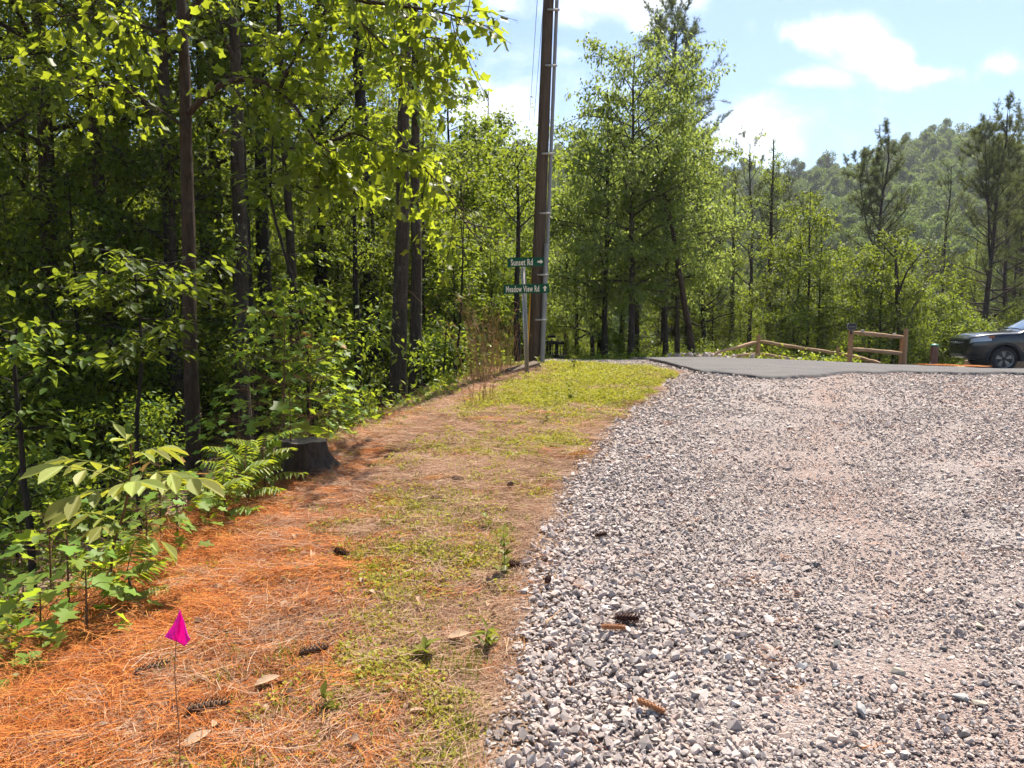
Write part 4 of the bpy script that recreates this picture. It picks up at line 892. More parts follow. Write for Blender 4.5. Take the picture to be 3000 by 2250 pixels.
# ---- stump
sp_ = G(895, 1405); so = np.array([sp_[0], sp_[1], sp_[2] - .03]); Dst = sp_[1]
stump = thing('tree_stump', 'rotting dark tree stump on the bank edge beside the fern-like sumac', 'stump', so)
top = at(868, 1290, Dst)[2] - so[2]; r0 = 62 / FPX * Dst; g = Geo(); k = 40; th = np.arange(k) / k * 2 * math.pi; lev = np.linspace(0, 1, 12); V = []
for i, u in enumerate(lev):
    f = 1 + 1.2 * (1 - u) ** 2.0 * (.45 + .55 * np.clip(np.sin(th * 2.5 + .6) + .3, 0, 1) + .9 * np.exp(-((th - .0 + math.pi) % (2 * math.pi) - math.pi) ** 2 / .18)); f = f * (1 + .05 * np.sin(th * 11 + 3 * u) + .035 * np.sin(th * 23)) * (1 + rng.normal(0, .018, k))
    V.append(np.stack([np.cos(th) * f * r0, np.sin(th) * f * r0, np.full(k, u * top - .12 * (1 - u) ** 4) + (.006 * np.sin(th * 5) if i == 11 else 0)], -1))
V = np.array(V).reshape(-1, 3); i = (np.arange(11)[:, None] * k + np.arange(k)[None]); j = (np.arange(11)[:, None] * k + (np.arange(k)[None] + 1) % k); g.add(V, np.stack([i, j, j + k, i + k], -1).reshape(-1, 4)); g.obj('bark', 'stump_bark', stump, smooth=True)
g = Geo(); rim = V[-k:]; mid = rim * np.array([.55, .55, 1]) + (0, 0, -.015); cen = rim.mean(0) + np.array([0, 0, -.03]); g.add(np.concatenate([rim, mid, [cen]]), np.array([[i, (i + 1) % k, (i + 1) % k + k, i + k] for i in range(k)])); g.add(np.concatenate([mid, [cen]]), [[i, (i + 1) % k, k] for i in range(k)]); g.obj('cut_face', 'stump_top', stump)

# ---- survey flag
fm = randmat('flag_pink', [(.92, .01, .50), (.95, .02, .58)], .5, .4, tw=.5)
fD = 2.25; f0 = at(525, 2250, fD); fz = float(H(f0[0], fD)); fl = thing('marker_flag', 'bright pink plastic marker flag on a thin wire stake', 'marker flag', (f0[0], fD, fz)); fl0 = np.array([f0[0], fD, fz])
top = at(527, 1783, fD) - fl0; g = Geo(); tube(g, curve_pts([(0, 0, -.1), (.004, 0, top[2] * .35), (-.002, 0, top[2] * .7), tuple(top - (0, 0, .004))], 14), .0014, 6); g.obj('wire', 'rust_wire', fl)
rows = [(0, 527, 527, 527, 527), (.25, 517, 526, 533, 538), (.5, 503, 524, 536, 545), (.75, 489, 522, 540, 552), (1, 482, 523, 541, 559)]; ys_ = {0: (1785, 1785, 1785, 1785), .25: (1812, 1812, 1814, 1816), .5: (1836, 1842, 1842, 1840), .75: (1855, 1868, 1866, 1862), 1: (1866, 1882, 1894, 1872)}
rv = np.array([rw[0] for rw in rows]); cxs = np.array([rw[1:] for rw in rows], float); cys = np.array([ys_[rw[0]] for rw in rows], float); V = []; nr, nc_ = 13, 13
for u in np.linspace(0, 1, nr):
    xr = np.array([np.interp(u, rv, cxs[:, j]) for j in range(4)]); yr_ = np.array([np.interp(u, rv, cys[:, j]) for j in range(4)])
    for v in np.linspace(0, 3, nc_):
        fold = .016 * u * math.sin(v * 2.6 + 1.2 * u) + .006 * u * math.sin(v * 7 + u * 5); V.append(at(np.interp(v, range(4), xr), np.interp(v, range(4), yr_), fD - .006 - fold) - fl0)
g = Geo(); g.add(V, [[i * nc_ + j, i * nc_ + j + 1, (i + 1) * nc_ + j + 1, (i + 1) * nc_ + j] for i in range(nr - 1) for j in range(nc_ - 1)]); o = g.obj('flag', 'flag_pink', fl, smooth=True)
so_ = o.modifiers.new('thickness', 'SOLIDIFY'); so_.thickness = .0005

# ---- parked car
def build_car():
    simple('car_paint', (.014, .015, .019), .30, .5, coat=1.0); simple('car_plastic', (.014, .014, .015), .6); simple('car_chrome', (.65, .65, .66), .18, .95); simple('car_silver', (.30, .29, .28), .4, .6)
    simple('rubber', (.018, .018, .019), .85, nscale=20); simple('rim_alloy', (.52, .49, .46), .3, .8); simple('rim_black', (.015, .015, .016), .35); simple('amber', (.42, .10, .02), .25); simple('tail_red', (.35, .01, .01), .25)
    m, N, L, b = newmat('car_glass'); b.inputs['Base Color'].default_value = (.02, .03, .035, 1); b.inputs['Roughness'].default_value = .04; b.inputs['Specular IOR Level'].default_value = .8; b.inputs['Coat Weight'].default_value = 1
    m, N, L, b = newmat('lamp_glass'); b.inputs['Base Color'].default_value = (.45, .46, .47, 1); b.inputs['Roughness'].default_value = .15; b.inputs['Metallic'].default_value = .2; b.inputs['Coat Weight'].default_value = 1
    # sections along the length: x, then (half width, height) of 9 points from floor centre to roof centre
    ST = [(2.235, [(0, .36), (.40, .36), (.52, .40), (.58, .52), (.58, .64), (.55, .74), (.50, .79), (.30, .815), (0, .82)]),
          (2.20, [(0, .30), (.56, .30), (.68, .36), (.74, .52), (.735, .66), (.70, .77), (.64, .825), (.38, .85), (0, .86)]),
          (2.08, [(0, .26), (.68, .27), (.80, .36), (.85, .54), (.85, .72), (.81, .84), (.72, .90), (.42, .935), (0, .95)]),
          (1.85, [(0, .24), (.76, .25), (.87, .36), (.895, .56), (.895, .74), (.86, .885), (.76, .95), (.44, .985), (0, 1.0)]),
          (1.45, [(0, .22), (.78, .23), (.885, .34), (.90, .58), (.90, .78), (.87, .92), (.78, .985), (.46, 1.02), (0, 1.035)]),
          (1.10, [(0, .21), (.78, .22), (.885, .33), (.90, .58), (.90, .80), (.875, .93), (.80, .995), (.48, 1.03), (0, 1.045)]),
          (.92, [(0, .21), (.78, .22), (.885, .33), (.90, .58), (.90, .81), (.875, .95), (.80, 1.03), (.50, 1.075), (0, 1.10)]),
          (.50, [(0, .21), (.78, .22), (.885, .33), (.90, .58), (.90, .82), (.875, .97), (.745, 1.24), (.48, 1.30), (0, 1.325)]),
          (.15, [(0, .21), (.78, .22), (.885, .33), (.90, .58), (.90, .82), (.875, .98), (.665, 1.42), (.44, 1.475), (0, 1.50)]),
          (-.30, [(0, .21), (.78, .22), (.885, .33), (.90, .58), (.90, .83), (.875, .99), (.625, 1.50), (.42, 1.55), (0, 1.57)]),
          (-1.0, [(0, .21), (.78, .22), (.885, .33), (.90, .58), (.90, .84), (.875, 1.01), (.615, 1.49), (.42, 1.54), (0, 1.56)]),
          (-1.6, [(0, .22), (.77, .23), (.88, .34), (.895, .60), (.895, .86), (.865, 1.04), (.60, 1.43), (.40, 1.48), (0, 1.50)]),
          (-2.0, [(0, .26), (.74, .27), (.85, .38), (.87, .62), (.87, .87), (.82, 1.05), (.60, 1.22), (.38, 1.28), (0, 1.30)]),
          (-2.18, [(0, .32), (.66, .33), (.76, .42), (.79, .64), (.78, .86), (.73, 1.0), (.58, 1.08), (.36, 1.10), (0, 1.11)]),
          (-2.23, [(0, .40), (.50, .41), (.60, .48), (.64, .64), (.63, .82), (.58, .92), (.48, .97), (.3, .99), (0, 1.0)])]
    S = np.array([[(x, y, z + .07) for (y, z) in p] for x, p in ST])
    T = np.array([curve_pts(S[:, j], 90) for j in range(9)]).transpose(1, 0, 2)          # along the length
    T = np.array([curve_pts(row, 41) for row in T])                                        # around the section
    half = T; full = np.concatenate([half, half[:, -2:0:-1] * np.array([1, -1, 1])], 1); nl, nc = full.shape[:2]
    fx, fy = 11.9, 20.45
    head = R(167); px_, py_ = 14.95, 20.75
    root = thing('parked_car', 'dark grey compact crossover car parked facing left at the road edge', 'car', (px_, py_, float(H(px_, py_)) + .067), head)
    g = Geo(); i = np.arange(nl - 1)[:, None] * nc + np.arange(nc)[None]; j = np.arange(nl - 1)[:, None] * nc + (np.arange(nc)[None] + 1) % nc
    g.add(full.reshape(-1, 3), np.stack([i, i + nc, j + nc, j], -1).reshape(-1, 4)); g.add(full[0], [list(range(nc))]); g.add(full[-1], [list(range(nc))[::-1]])
    body = g.obj('body', 'car_paint', root, smooth=True)
    WX, WR, WY = 1.335, .345, .775
    cut = Geo()
    for sx in (WX, -WX):
        for sy in (1, -1): tube(cut, [(sx, sy * .55, WR), (sx, sy * 1.1, WR)], .395, 40)
    co = cut.obj('cutter', 'car_plastic'); co.parent = root
    bm_ = body.modifiers.new('arch', 'BOOLEAN'); bm_.object = co; bm_.operation = 'DIFFERENCE'; bm_.solver = 'EXACT'
    bpy.context.view_layer.update(); me = bpy.data.meshes.new_from_object(body.evaluated_get(bpy.context.evaluated_depsgraph_get())); body.modifiers.clear(); body.data = me
    bpy.data.objects.remove(co)
    def surf(x, t):           # point on the left flank: x along, t = index around the half section (0..40)
        k = np.argmin(np.abs(half[:, 20, 0] - x)); row = half[k]; f = min(max(t, 0), 39.99); a = int(f); p = row[a] + (row[a + 1] - row[a]) * (f - a); return p
    def patch(name, x0, x1, t0, t1, mat, off=.006, both=True, n=(14, 8), shear=0, parent=root):
        for sgn in ((1, -1) if both else (1,)):
            P = np.array([[surf(x0 + (x1 - x0) * u + shear * v, t0 + (t1 - t0) * v) for v in np.linspace(0, 1, n[1])] for u in np.linspace(0, 1, n[0])])
            du = np.gradient(P, axis=0); dv = np.gradient(P, axis=1); nn = unit(np.cross(du, dv)); nn *= np.sign((nn * (P - np.array([0, 0, .75]) * np.array([0, 1, 1]) - np.array([1, 0, 0]) * P * np.array([1, 0, 0]))).sum(-1).mean()) 
            P = P + nn * off; P[..., 1] *= sgn; k1 = n[1]; i = (np.arange(n[0] - 1)[:, None] * k1 + np.arange(k1 - 1)[None]).ravel(); g = Geo(); f = np.stack([i, i + 1, i + k1 + 1, i + k1], -1); g.add(P.reshape(-1, 3), f if sgn > 0 else f[:, ::-1]); g.obj(name, mat, parent, smooth=True)
    # glass
    patch('side_window', .30, -.50, 26.2, 29.2, 'car_glass', shear=-.10); patch('side_window', -.58, -1.45, 26.4, 29.2, 'car_glass')
    g = Geo(); k0, k1 = [int(np.argmin(np.abs(half[:, 20, 0] - v))) for v in (.88, .20)]; P = full[k0:k1:2, 31:50] + np.array([.012, 0, .012]); a, b2 = P.shape[:2]; i = (np.arange(a - 1)[:, None] * b2 + np.arange(b2 - 1)[None]).ravel(); g.add(P.reshape(-1, 3), np.stack([i, i + b2, i + b2 + 1, i + 1], -1)); g.obj('windshield', 'car_glass', root, smooth=True)
    # black cladding: sill, arches, bumper
    patch('sill_cladding', .92, -.92, 6.5, 12.5, 'car_plastic', .012)
    for sx in (WX, -WX):
        for sy in (1, -1):
            g = Geo(); th = np.linspace(R(-8), R(188), 30); V = []
            for a in th:
                for (rr_, yy_) in [(.385, .80), (.385, .915), (.44, .918), (.465, .895)]: V.append((sx + math.cos(a) * rr_, sy * yy_, WR + math.sin(a) * rr_))
            F_ = [[q * 4 + c_, q * 4 + c_ + 1, q * 4 + c_ + 5, q * 4 + c_ + 4] for q in range(29) for c_ in range(3)]; g.add(V, F_ if sy < 0 else [f[::-1] for f in F_]); g.obj('arch_cladding', 'car_plastic', root, smooth=True)
            w = bpy.data.objects.new('wheel', None); C.objects.link(w); w.parent = root; w.location = (sx, sy * WY, WR); w.rotation_euler = (0, 0, (0 if sy > 0 else math.pi) + (R(6) if sx > 0 else 0))
            g = Geo(); prof = [(.235, -.10), (.30, -.105), (.335, -.085), (.345, -.05), (.345, .05), (.335, .085), (.30, .105), (.235, .10)]; th2 = np.arange(40) / 40 * 2 * math.pi; V = np.array([[(math.cos(a) * r_, y_, math.sin(a) * r_) for a in th2] for (r_, y_) in prof]); i = np.arange(7)[:, None] * 40 + np.arange(40)[None]; j = np.arange(7)[:, None] * 40 + (np.arange(40)[None] + 1) % 40
            g.add(V.reshape(-1, 3), np.stack([i, i + 40, j + 40, j], -1).reshape(-1, 4)); g.obj('tyre', 'rubber', w, smooth=True)
            g = Geo(); tube(g, [(0, -.09, 0), (0, .045, 0)], .236, 32, mi=0)
            for sp5 in range(5):
                a0 = sp5 * 2 * math.pi / 5 + .3
                for da, wd in ((-.16, .018), (.16, .018)):
                    c1, s1 = math.cos(a0 + da * .3), math.sin(a0 + da * .3); c2, s2 = math.cos(a0 + da), math.sin(a0 + da); p1 = np.array([c1 * .05, 0, s1 * .05]); p2 = np.array([c2 * .225, 0, s2 * .225]); nrm = unit(np.array([-(p2 - p1)[2], 0, (p2 - p1)[0]])) ; V = [p1 - nrm * .014, p1 + nrm * .014, p2 + nrm * .026, p2 - nrm * .026]; V = [v + (0, .060, 0) for v in V] + [v + (0, .044, 0) for v in V]; g.add(V, [[0, 1, 2, 3], [0, 4, 5, 1], [1, 5, 6, 2], [2, 6, 7, 3], [3, 7, 4, 0]], 1); g.add(V, [[3, 2, 1, 0]], 1)
            th3 = np.arange(32) / 32 * 2 * math.pi; V = np.array([[(math.cos(a) * r_, y_, math.sin(a) * r_) for a in th3] for (r_, y_) in [(.237, .10), (.22, .085), (.215, .046)]]); i = np.arange(2)[:, None] * 32 + np.arange(32)[None]; j = np.arange(2)[:, None] * 32 + (np.arange(32)[None] + 1) % 32; g.add(V.reshape(-1, 3), np.stack([i, i + 32, j + 32, j], -1).reshape(-1, 4), 1); tube(g, [(0, .044, 0), (0, .066, 0)], .03, 12, mi=0)
            g.obj('rim', ['rim_black', 'rim_alloy'], w)
    # front: lower bumper, grille, lamps
    patch('bumper_cladding', 2.19, 1.80, 5, 12.8, 'car_plastic', .010); patch('headlight', 2.18, 1.70, 20.6, 25.0, 'lamp_glass', .007, shear=-.04); patch('turn_lamp', 1.74, 1.62, 22.6, 25.0, 'amber', .010, shear=-.03); patch('fog_recess', 2.17, 1.98, 13.6, 17.5, 'black_paint', .008); patch('skid_trim', 2.20, 1.95, 3.0, 4.8, 'car_silver', .012)
    def front(name, pts_, x, mat, dx=.05, parent=root):
        A_ = np.array(pts_, float); m = len(A_); V = np.concatenate([np.c_[np.full(m, x) - np.abs(A_[:, 0]) ** 2 * .16, A_], np.c_[np.full(m, x - dx) - np.abs(A_[:, 0]) ** 2 * .16, A_]]); g = Geo(); g.add(V, [list(range(m))]); g.add(V, [[q, (q + 1) % m, (q + 1) % m + m, q + m] for q in range(m)]); g.add(V, [[q + m, (q + 1) % m + m, (q + 1) % m, q] for q in range(m)]); return g.obj(name, mat, parent)
    front('grille', [(-.50, .77), (-.44, .65), (.44, .65), (.50, .77), (.46, .86), (-.46, .86)], 2.275, 'black_paint', .08)
    for z_ in (.71, .77, .82): front('grille_bar', [(-.44, z_ - .008), (.44, z_ - .008), (.44, z_ + .008), (-.44, z_ + .008)], 2.285, 'car_plastic', .02)
    front('grille_trim', [(-.52, .78), (-.30, .765), (.30, .765), (.52, .78), (.52, .792), (-.52, .792)], 2.292, 'car_chrome', .02)
    V = [(.075 * math.cos(a), .77 + .04 * math.sin(a)) for a in np.linspace(0, 6.28, 16, endpoint=False)]; front('emblem', V, 2.302, 'car_chrome', .02)
    front('intake', [(-.48, .59), (-.42, .48), (.42, .48), (.48, .59)], 2.285, 'black_paint', .1); front('skid_plate', [(-.46, .46), (-.40, .39), (.40, .39), (.46, .46)], 2.28, 'car_silver', .2)
    for z_ in (.69, .735, .805):
        for y_ in (-.36, -.2, .2, .36): front('grille_stud', [(y_ - .012, z_ - .01), (y_ + .012, z_ - .01), (y_ + .012, z_ + .01), (y_ - .012, z_ + .01)], 2.298, 'car_chrome', .03)
    # door seams, handles, mirrors, rear lamps
    for s_ in (1, -1):
        o = bbox_obj('mirror', (-.07, -.09, -.06), (.05, .09, .06), 'car_paint', root, .03, 3, (.62, s_ * .98, 1.09)); 
        for xd in (-.28, -1.15):
            o = bbox_obj('door_handle', (-.09, -.012, -.012), (.09, .012, .012), 'car_paint', root, .008, 2, (xd, s_ * .905, .93))
        for xd in (.82, -.42, -1.28):
            P = [surf(xd, t) * np.array([1, s_, 1]) + np.array([0, s_ * .0015, 0]) for t in np.linspace(13, 25.5, 12)]; g = Geo(); tube(g, P, .004, 4); g.obj('door_seam', 'black_paint', root)
    patch('tail_lamp', -1.98, -2.17, 21, 24.8, 'tail_red', .008)
    for y_ in (.55, -.55):
        g = Geo(); tube(g, [(.05, y_, 1.605), (-1.3, y_, 1.605)], .016, 6); g.obj('roof_rail', 'black_paint', root)
build_car()
# low tan landscaping timbers behind the car
D = 22.6; a, b2 = at(2792, 1066, D), at(3120, 1092, D - .3); o0 = np.array([a[0], D, float(H(a[0], D))]); w = thing('edging_wall', 'low tan timber edging lying behind the parked car', 'edging', o0)
for r_ in range(2):
    xx0 = 0.0
    for sg in range(3):
        L_ = 2.35; za = .02 + r_ * .22 - .03 * (xx0 + (.8 if r_ else 0)); bbox_obj('block', (xx0 + (.4 if r_ else 0) + .01, -.12, za), (xx0 + L_ + (.4 if r_ else 0) - .01, .12, za + .21), 'tan_block', w, .012); xx0 += L_

# ================================================================== PLANTS UP CLOSE
LEAF_ME = {}
def leaf_mesh(key, tmpl, mat):
    if key not in LEAF_ME:
        g = Geo(); g.add(*tmpl); LEAF_ME[key] = g.mesh('leaf', mat)
    return LEAF_ME[key]
def leaf_obj(name, me, parent, pos, d, roll, size):
    M = frames(np.array([d], float), np.array([roll]))[0]
    o = bpy.data.objects.new(name, me); C.objects.link(o); o.parent = parent
    m4 = Matrix(((*(M[0] * size), pos[0]), (*(M[1] * size), pos[1]), (*(M[2] * size), pos[2]), (0, 0, 0, 1))); o.matrix_local = m4; return o
# leaves kept one by one need their own colour: leafmat's island random is per mesh, so three tints are used
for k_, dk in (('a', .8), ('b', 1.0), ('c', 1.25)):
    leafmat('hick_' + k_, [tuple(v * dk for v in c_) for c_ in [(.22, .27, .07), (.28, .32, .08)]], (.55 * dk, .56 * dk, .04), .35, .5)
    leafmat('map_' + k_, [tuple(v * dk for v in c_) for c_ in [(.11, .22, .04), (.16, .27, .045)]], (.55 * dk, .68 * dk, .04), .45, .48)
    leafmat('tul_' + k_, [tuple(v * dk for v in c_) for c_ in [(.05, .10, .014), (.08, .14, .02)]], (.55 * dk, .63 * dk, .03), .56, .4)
leafmat('leaf_young_red', [(.30, .12, .04), (.36, .20, .06)], (.5, .25, .05), .4)

# ---- hickory sapling at the bank edge (each leaflet a part)
hD = 4.1; h0 = at(318, 1850, hD); ho = np.array([h0[0], hD, float(H(h0[0], hD))])
hick = thing('hickory_sapling', 'young hickory with broad pale compound leaves at the bank edge', 'sapling', ho)
stem = np.array([ho + (0, 0, -.05), at(320, 1760, hD), at(330, 1610, hD), at(352, 1540, hD), at(376, 1440, hD), at(384, 1360, hD), at(384, 1300, hD)]) - ho
g = Geo(); tube(g, curve_pts(stem, 16), np.linspace(.011, .004, 16), 8); g.obj('stem', 'stem_red', hick, smooth=True)
def hick_leaf(b, tip, nl, size, depth=0):
    size = size * 1.45
    b = at(*b, hD) - ho; tip = at(tip[0], tip[1], hD + depth) - ho; mid = (b + tip) / 2 + np.array([0, 0, .06 * np.linalg.norm(tip - b)])
    P = curve_pts([b, mid, tip], 10); g = Geo(); tube(g, P, np.linspace(.0035, .002, 10), 5); g.obj('leaf_stalk', 'leaf_hickory', hick)
    fw = unit(P[-1] - P[-3]); side = unit(np.cross(fw, [0, 0, 1])); pairs = (nl - 1) // 2
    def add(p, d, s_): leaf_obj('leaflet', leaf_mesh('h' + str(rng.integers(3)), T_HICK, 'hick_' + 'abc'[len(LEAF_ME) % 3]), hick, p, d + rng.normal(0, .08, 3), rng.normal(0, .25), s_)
    add(P[-1], fw + (0, 0, -.25), size * 1.15)
    for q in range(pairs):
        f = 1 - .0 - q * .32; p = P[int(max(0, min(9, f * 9)))]; s_ = size * (1 - .18 * q)
        for sg in (1, -1): add(p, unit(fw * (.75 - .25 * q) + side * sg * (.8 + .2 * q) + np.array([0, 0, -.22])), s_)
for b, tip, nl, sz, dp in [((380, 1395), (205, 1345), 7, .125, .1), ((376, 1420), (190, 1365), 5, .13, -.15), ((378, 1430), (235, 1450), 7, .125, -.2), ((384, 1330), (370, 1290), 5, .075, 0), ((384, 1340), (470, 1310), 7, .115, .15), ((380, 1400), (500, 1385), 7, .125, -.05), ((376, 1440), (560, 1400), 7, .13, -.12), ((372, 1450), (395, 1410), 5, .12, -.3), ((350, 1530), (230, 1500), 7, .115, .05), ((345, 1560), (470, 1585), 5, .10, .1), ((345, 1545), (300, 1540), 5, .085, -.2)]:
    hick_leaf(b, tip, nl, sz, dp)

# ---- maple seedlings (each leaf a part)
def maple(px, py, D, hgt, nlv, size, label, spread=.22, seed=0, tints='abc', tmpl=T_MAPLE, mat='map_', cat='seedling', name='maple_seedling', lean=0, red=0):
    r = np.random.default_rng(seed); b = at(px, py, D); o = np.array([b[0], D, float(H(b[0], D))]); t_ = thing(name, label, cat, o)
    P = curve_pts([(0, 0, -.03), (lean * .3, .01, hgt * .5), (lean, .02, hgt)], 9); g = Geo(); tube(g, P, np.linspace(.006 + .004 * hgt, .0025, 9), 6); g.obj('stem', 'stem_red', t_, smooth=True)
    st = Geo(); lv = 0
    for i in range(nlv):
        u = .25 + .75 * (i + .5) / nlv; p = P[int(u * 8)]; a = i * 2.4 + r.uniform(-.4, .4); ln = spread * (1.25 - .75 * u) * r.uniform(.7, 1.3) + .03; e = p + np.array([math.cos(a) * ln, math.sin(a) * ln, ln * r.uniform(.05, .45)])
        tube(st, [p, (p + e) / 2 + (0, 0, .02), e], [.002, .0017, .0013], 4); d = np.array([math.cos(a), math.sin(a), r.uniform(-.55, -.05)])
        k_ = tints[int(r.integers(len(tints)))]; mm = 'leaf_young_red' if (red and u > .9 and r.uniform() < red) else mat + k_
        leaf_obj('leaf', leaf_mesh(mm + str(id(tmpl)), tmpl, mm), t_, e, d, r.normal(0, .3), size * r.uniform(.65, 1.2))
    st.obj('leaf_stalks', 'stem_red', t_)
    return t_
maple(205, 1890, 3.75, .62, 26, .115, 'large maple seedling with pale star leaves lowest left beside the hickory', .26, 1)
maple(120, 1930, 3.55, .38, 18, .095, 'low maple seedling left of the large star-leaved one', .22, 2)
maple(255, 1900, 3.5, .40, 18, .085, 'yellow-lit maple seedling between the flag and the hickory stem', .20, 3, 'ccb')  # lit look put into the colour by mostly light tints
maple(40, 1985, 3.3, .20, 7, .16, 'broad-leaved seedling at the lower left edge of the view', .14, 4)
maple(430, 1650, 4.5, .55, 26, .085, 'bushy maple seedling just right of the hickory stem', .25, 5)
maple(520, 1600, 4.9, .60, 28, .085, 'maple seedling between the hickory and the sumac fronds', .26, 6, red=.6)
maple(610, 1560, 5.2, .52, 26, .085, 'shaded maple seedling below the sumac fronds', .25, 7, 'aab')  # shade painted in by mostly dark tints
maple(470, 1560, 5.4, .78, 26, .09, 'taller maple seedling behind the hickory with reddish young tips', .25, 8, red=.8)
maple(150, 1760, 4.6, .8, 30, .09, 'dim maple seedling in shade behind the large star-leaved one', .3, 9, 'aab')  # dark tints stand in for shade here and on the next seedling
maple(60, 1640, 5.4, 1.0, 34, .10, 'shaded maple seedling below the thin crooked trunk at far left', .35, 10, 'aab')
# ---- bright maple saplings against the dark wood
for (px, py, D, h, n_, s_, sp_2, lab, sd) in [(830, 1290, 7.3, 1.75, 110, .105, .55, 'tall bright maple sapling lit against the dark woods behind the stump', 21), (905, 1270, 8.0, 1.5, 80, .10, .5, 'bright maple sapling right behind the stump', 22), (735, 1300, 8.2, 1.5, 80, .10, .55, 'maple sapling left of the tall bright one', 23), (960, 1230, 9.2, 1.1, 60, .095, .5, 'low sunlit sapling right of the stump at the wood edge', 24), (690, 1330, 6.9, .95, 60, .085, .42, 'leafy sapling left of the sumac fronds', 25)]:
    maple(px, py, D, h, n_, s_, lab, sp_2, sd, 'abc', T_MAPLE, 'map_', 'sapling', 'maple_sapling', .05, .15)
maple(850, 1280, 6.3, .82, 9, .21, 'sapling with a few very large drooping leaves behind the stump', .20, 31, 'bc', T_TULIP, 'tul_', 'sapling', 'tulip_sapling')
# ---- broad dim sapling left, a thin crooked trunk at the far left
def stemmed(px0, pts_, D, r0, label, seed, nl, lsz, mat, spread, name='sapling_tree', tmpl=T_OVATE):
    b = at(*pts_[0], D); o = np.array([b[0], D, float(H(b[0], D))]); t_ = thing(name, label, 'sapling', o); P = np.array([o + (0, 0, -.1)] + [at(a, b_, D) for a, b_ in pts_]) - o; r = np.random.default_rng(seed)
    Q = curve_pts(P, 18); g = Geo(); tube(g, Q, np.linspace(r0, r0 * .3, 18), 7, jit=.05); cg = Geo()
    for i in range(nl):
        k = int(r.integers(9, 18)); p = Q[k]; a = r.uniform(0, 6.28); ln = spread * r.uniform(.4, 1.1); e = p + np.array([math.cos(a) * ln, math.sin(a) * ln * .8, ln * r.uniform(-.15, .3)]); m_ = (p + e) / 2 + (0, 0, .06 * ln); tube(g, [p, m_, e], [.007, .004, .002], 4, cap=False)
        m = 26; u = r.uniform(.25, 1.05, m)[:, None]; pos = p + (e - p) * u + r.normal(0, .05, (m, 3)) + np.array([0, 0, -.01]); sd_ = np.stack([-math.sin(a) * r.choice([-1, 1], m), math.cos(a) * r.choice([-1, 1], m), np.full(m, -.45)], -1); add_leaves(cg, pos, unit(sd_ + np.array([math.cos(a), math.sin(a), 0]) * .7 + r.normal(0, .25, (m, 3))), r.normal(0, .35, m), lsz * r.uniform(.6, 1.2, m), tmpl)
    g.obj('trunk', 'bark_dark', t_, smooth=True); cg.obj('crown', mat, t_); return t_
stemmed(0, [(400, 1290), (408, 1150), (416, 1050), (412, 960), (400, 850), (395, 760)], 6.6, .022, 'dark layered sapling with broad heart-shaped leaves in the left shade', 41, 34, .105, 'leaf_shade_tint', 1.05)
stemmed(0, [(88, 1560), (70, 1420), (62, 1280), (48, 1150), (40, 1020), (50, 960)], 5.6, .03, 'thin crooked dark trunk near the left edge of the view', 42, 16, .10, 'leaf_lit_tint', .8)
stemmed(0, [(905, 1180), (900, 1050), (880, 900), (800, 620), (795, 500), (800, 400)], 9.0, .03, 'slim sapling stem rising left of centre among bright leaves', 43, 26, .10, 'leaf_lit_tint', .8)
stemmed(0, [(1335, 1080), (1345, 980), (1352, 860), (1356, 740), (1350, 640)], 13.0, .03, 'slim dark sapling left of the dry grass clump', 44, 22, .085, 'leaf_lit_tint', .75)
stemmed(0, [(1300, 1110), (1305, 1000), (1310, 940)], 12.2, .02, 'vine-draped low sapling beside the dry grass clump', 45, 16, .07, 'leaf_lit_tint', .4)

# ---- sumac fronds beside the stump
def frond(parent, o, b, tip, npair, lsz):
    b = b - o; tip = tip - o; P = curve_pts([b, (b + tip) / 2 + np.array([0, 0, .12 * np.linalg.norm(tip - b)]), tip], 12); g = Geo(); tube(g, P, np.linspace(.003, .0012, 12), 4, mi=1)
    fw = unit(P[-1] - P[0]); side = unit(np.cross(fw, [0, 0, 1])); u = np.repeat(np.linspace(.15, 1, npair), 2); sg = np.tile([1, -1], npair); pos = np.array([P[int(round(v * 11))] for v in u])
    d = unit(side[None] * sg[:, None] + fw * .35 + np.array([0, 0, -.35]) + rng.normal(0, .08, (len(u), 3))); add_leaves(g, pos, d, rng.normal(0, .2, len(u)), lsz * (1.1 - .5 * np.abs(u - .5)), T_LANCE); g.obj('frond', ['leaf_plant', 'stem_red'], parent)
def sumac(px, py, D, h, nf, ln, label, seed):
    r = np.random.default_rng(seed); b = at(px, py, D); o = np.array([b[0], D, float(H(b[0], D))]); t_ = thing('sumac', label, 'shrub', o); g = Geo(); tube(g, [(0, 0, -.05), (.02, 0, h * .5), (.0, 0, h)], [.012, .009, .006], 6); g.obj('stem', 'stem_red', t_)
    for i in range(nf):
        a = i * 2.4 + r.uniform(-.3, .3); u = .4 + .6 * i / max(1, nf - 1); bb = o + (0, 0, h * u); frond(t_, o, bb, bb + np.array([math.cos(a) * ln, math.sin(a) * ln, ln * (.55 * u + .0)]) * r.uniform(.8, 1.1), 11, .095)
    return t_
sumac(770, 1440, 5.9, .46, 9, .30, 'sumac with bright ferny fronds left of the stump', 1); sumac(720, 1480, 5.6, .42, 8, .32, 'sumac with darker ferny fronds left of the bright one', 2); sumac(655, 1520, 5.3, .34, 7, .28, 'smaller sumac lowest beside the maple seedlings', 3); sumac(380, 1830, 3.9, .26, 7, .20, 'small yellow-green sumac right of the hickory stem', 4)

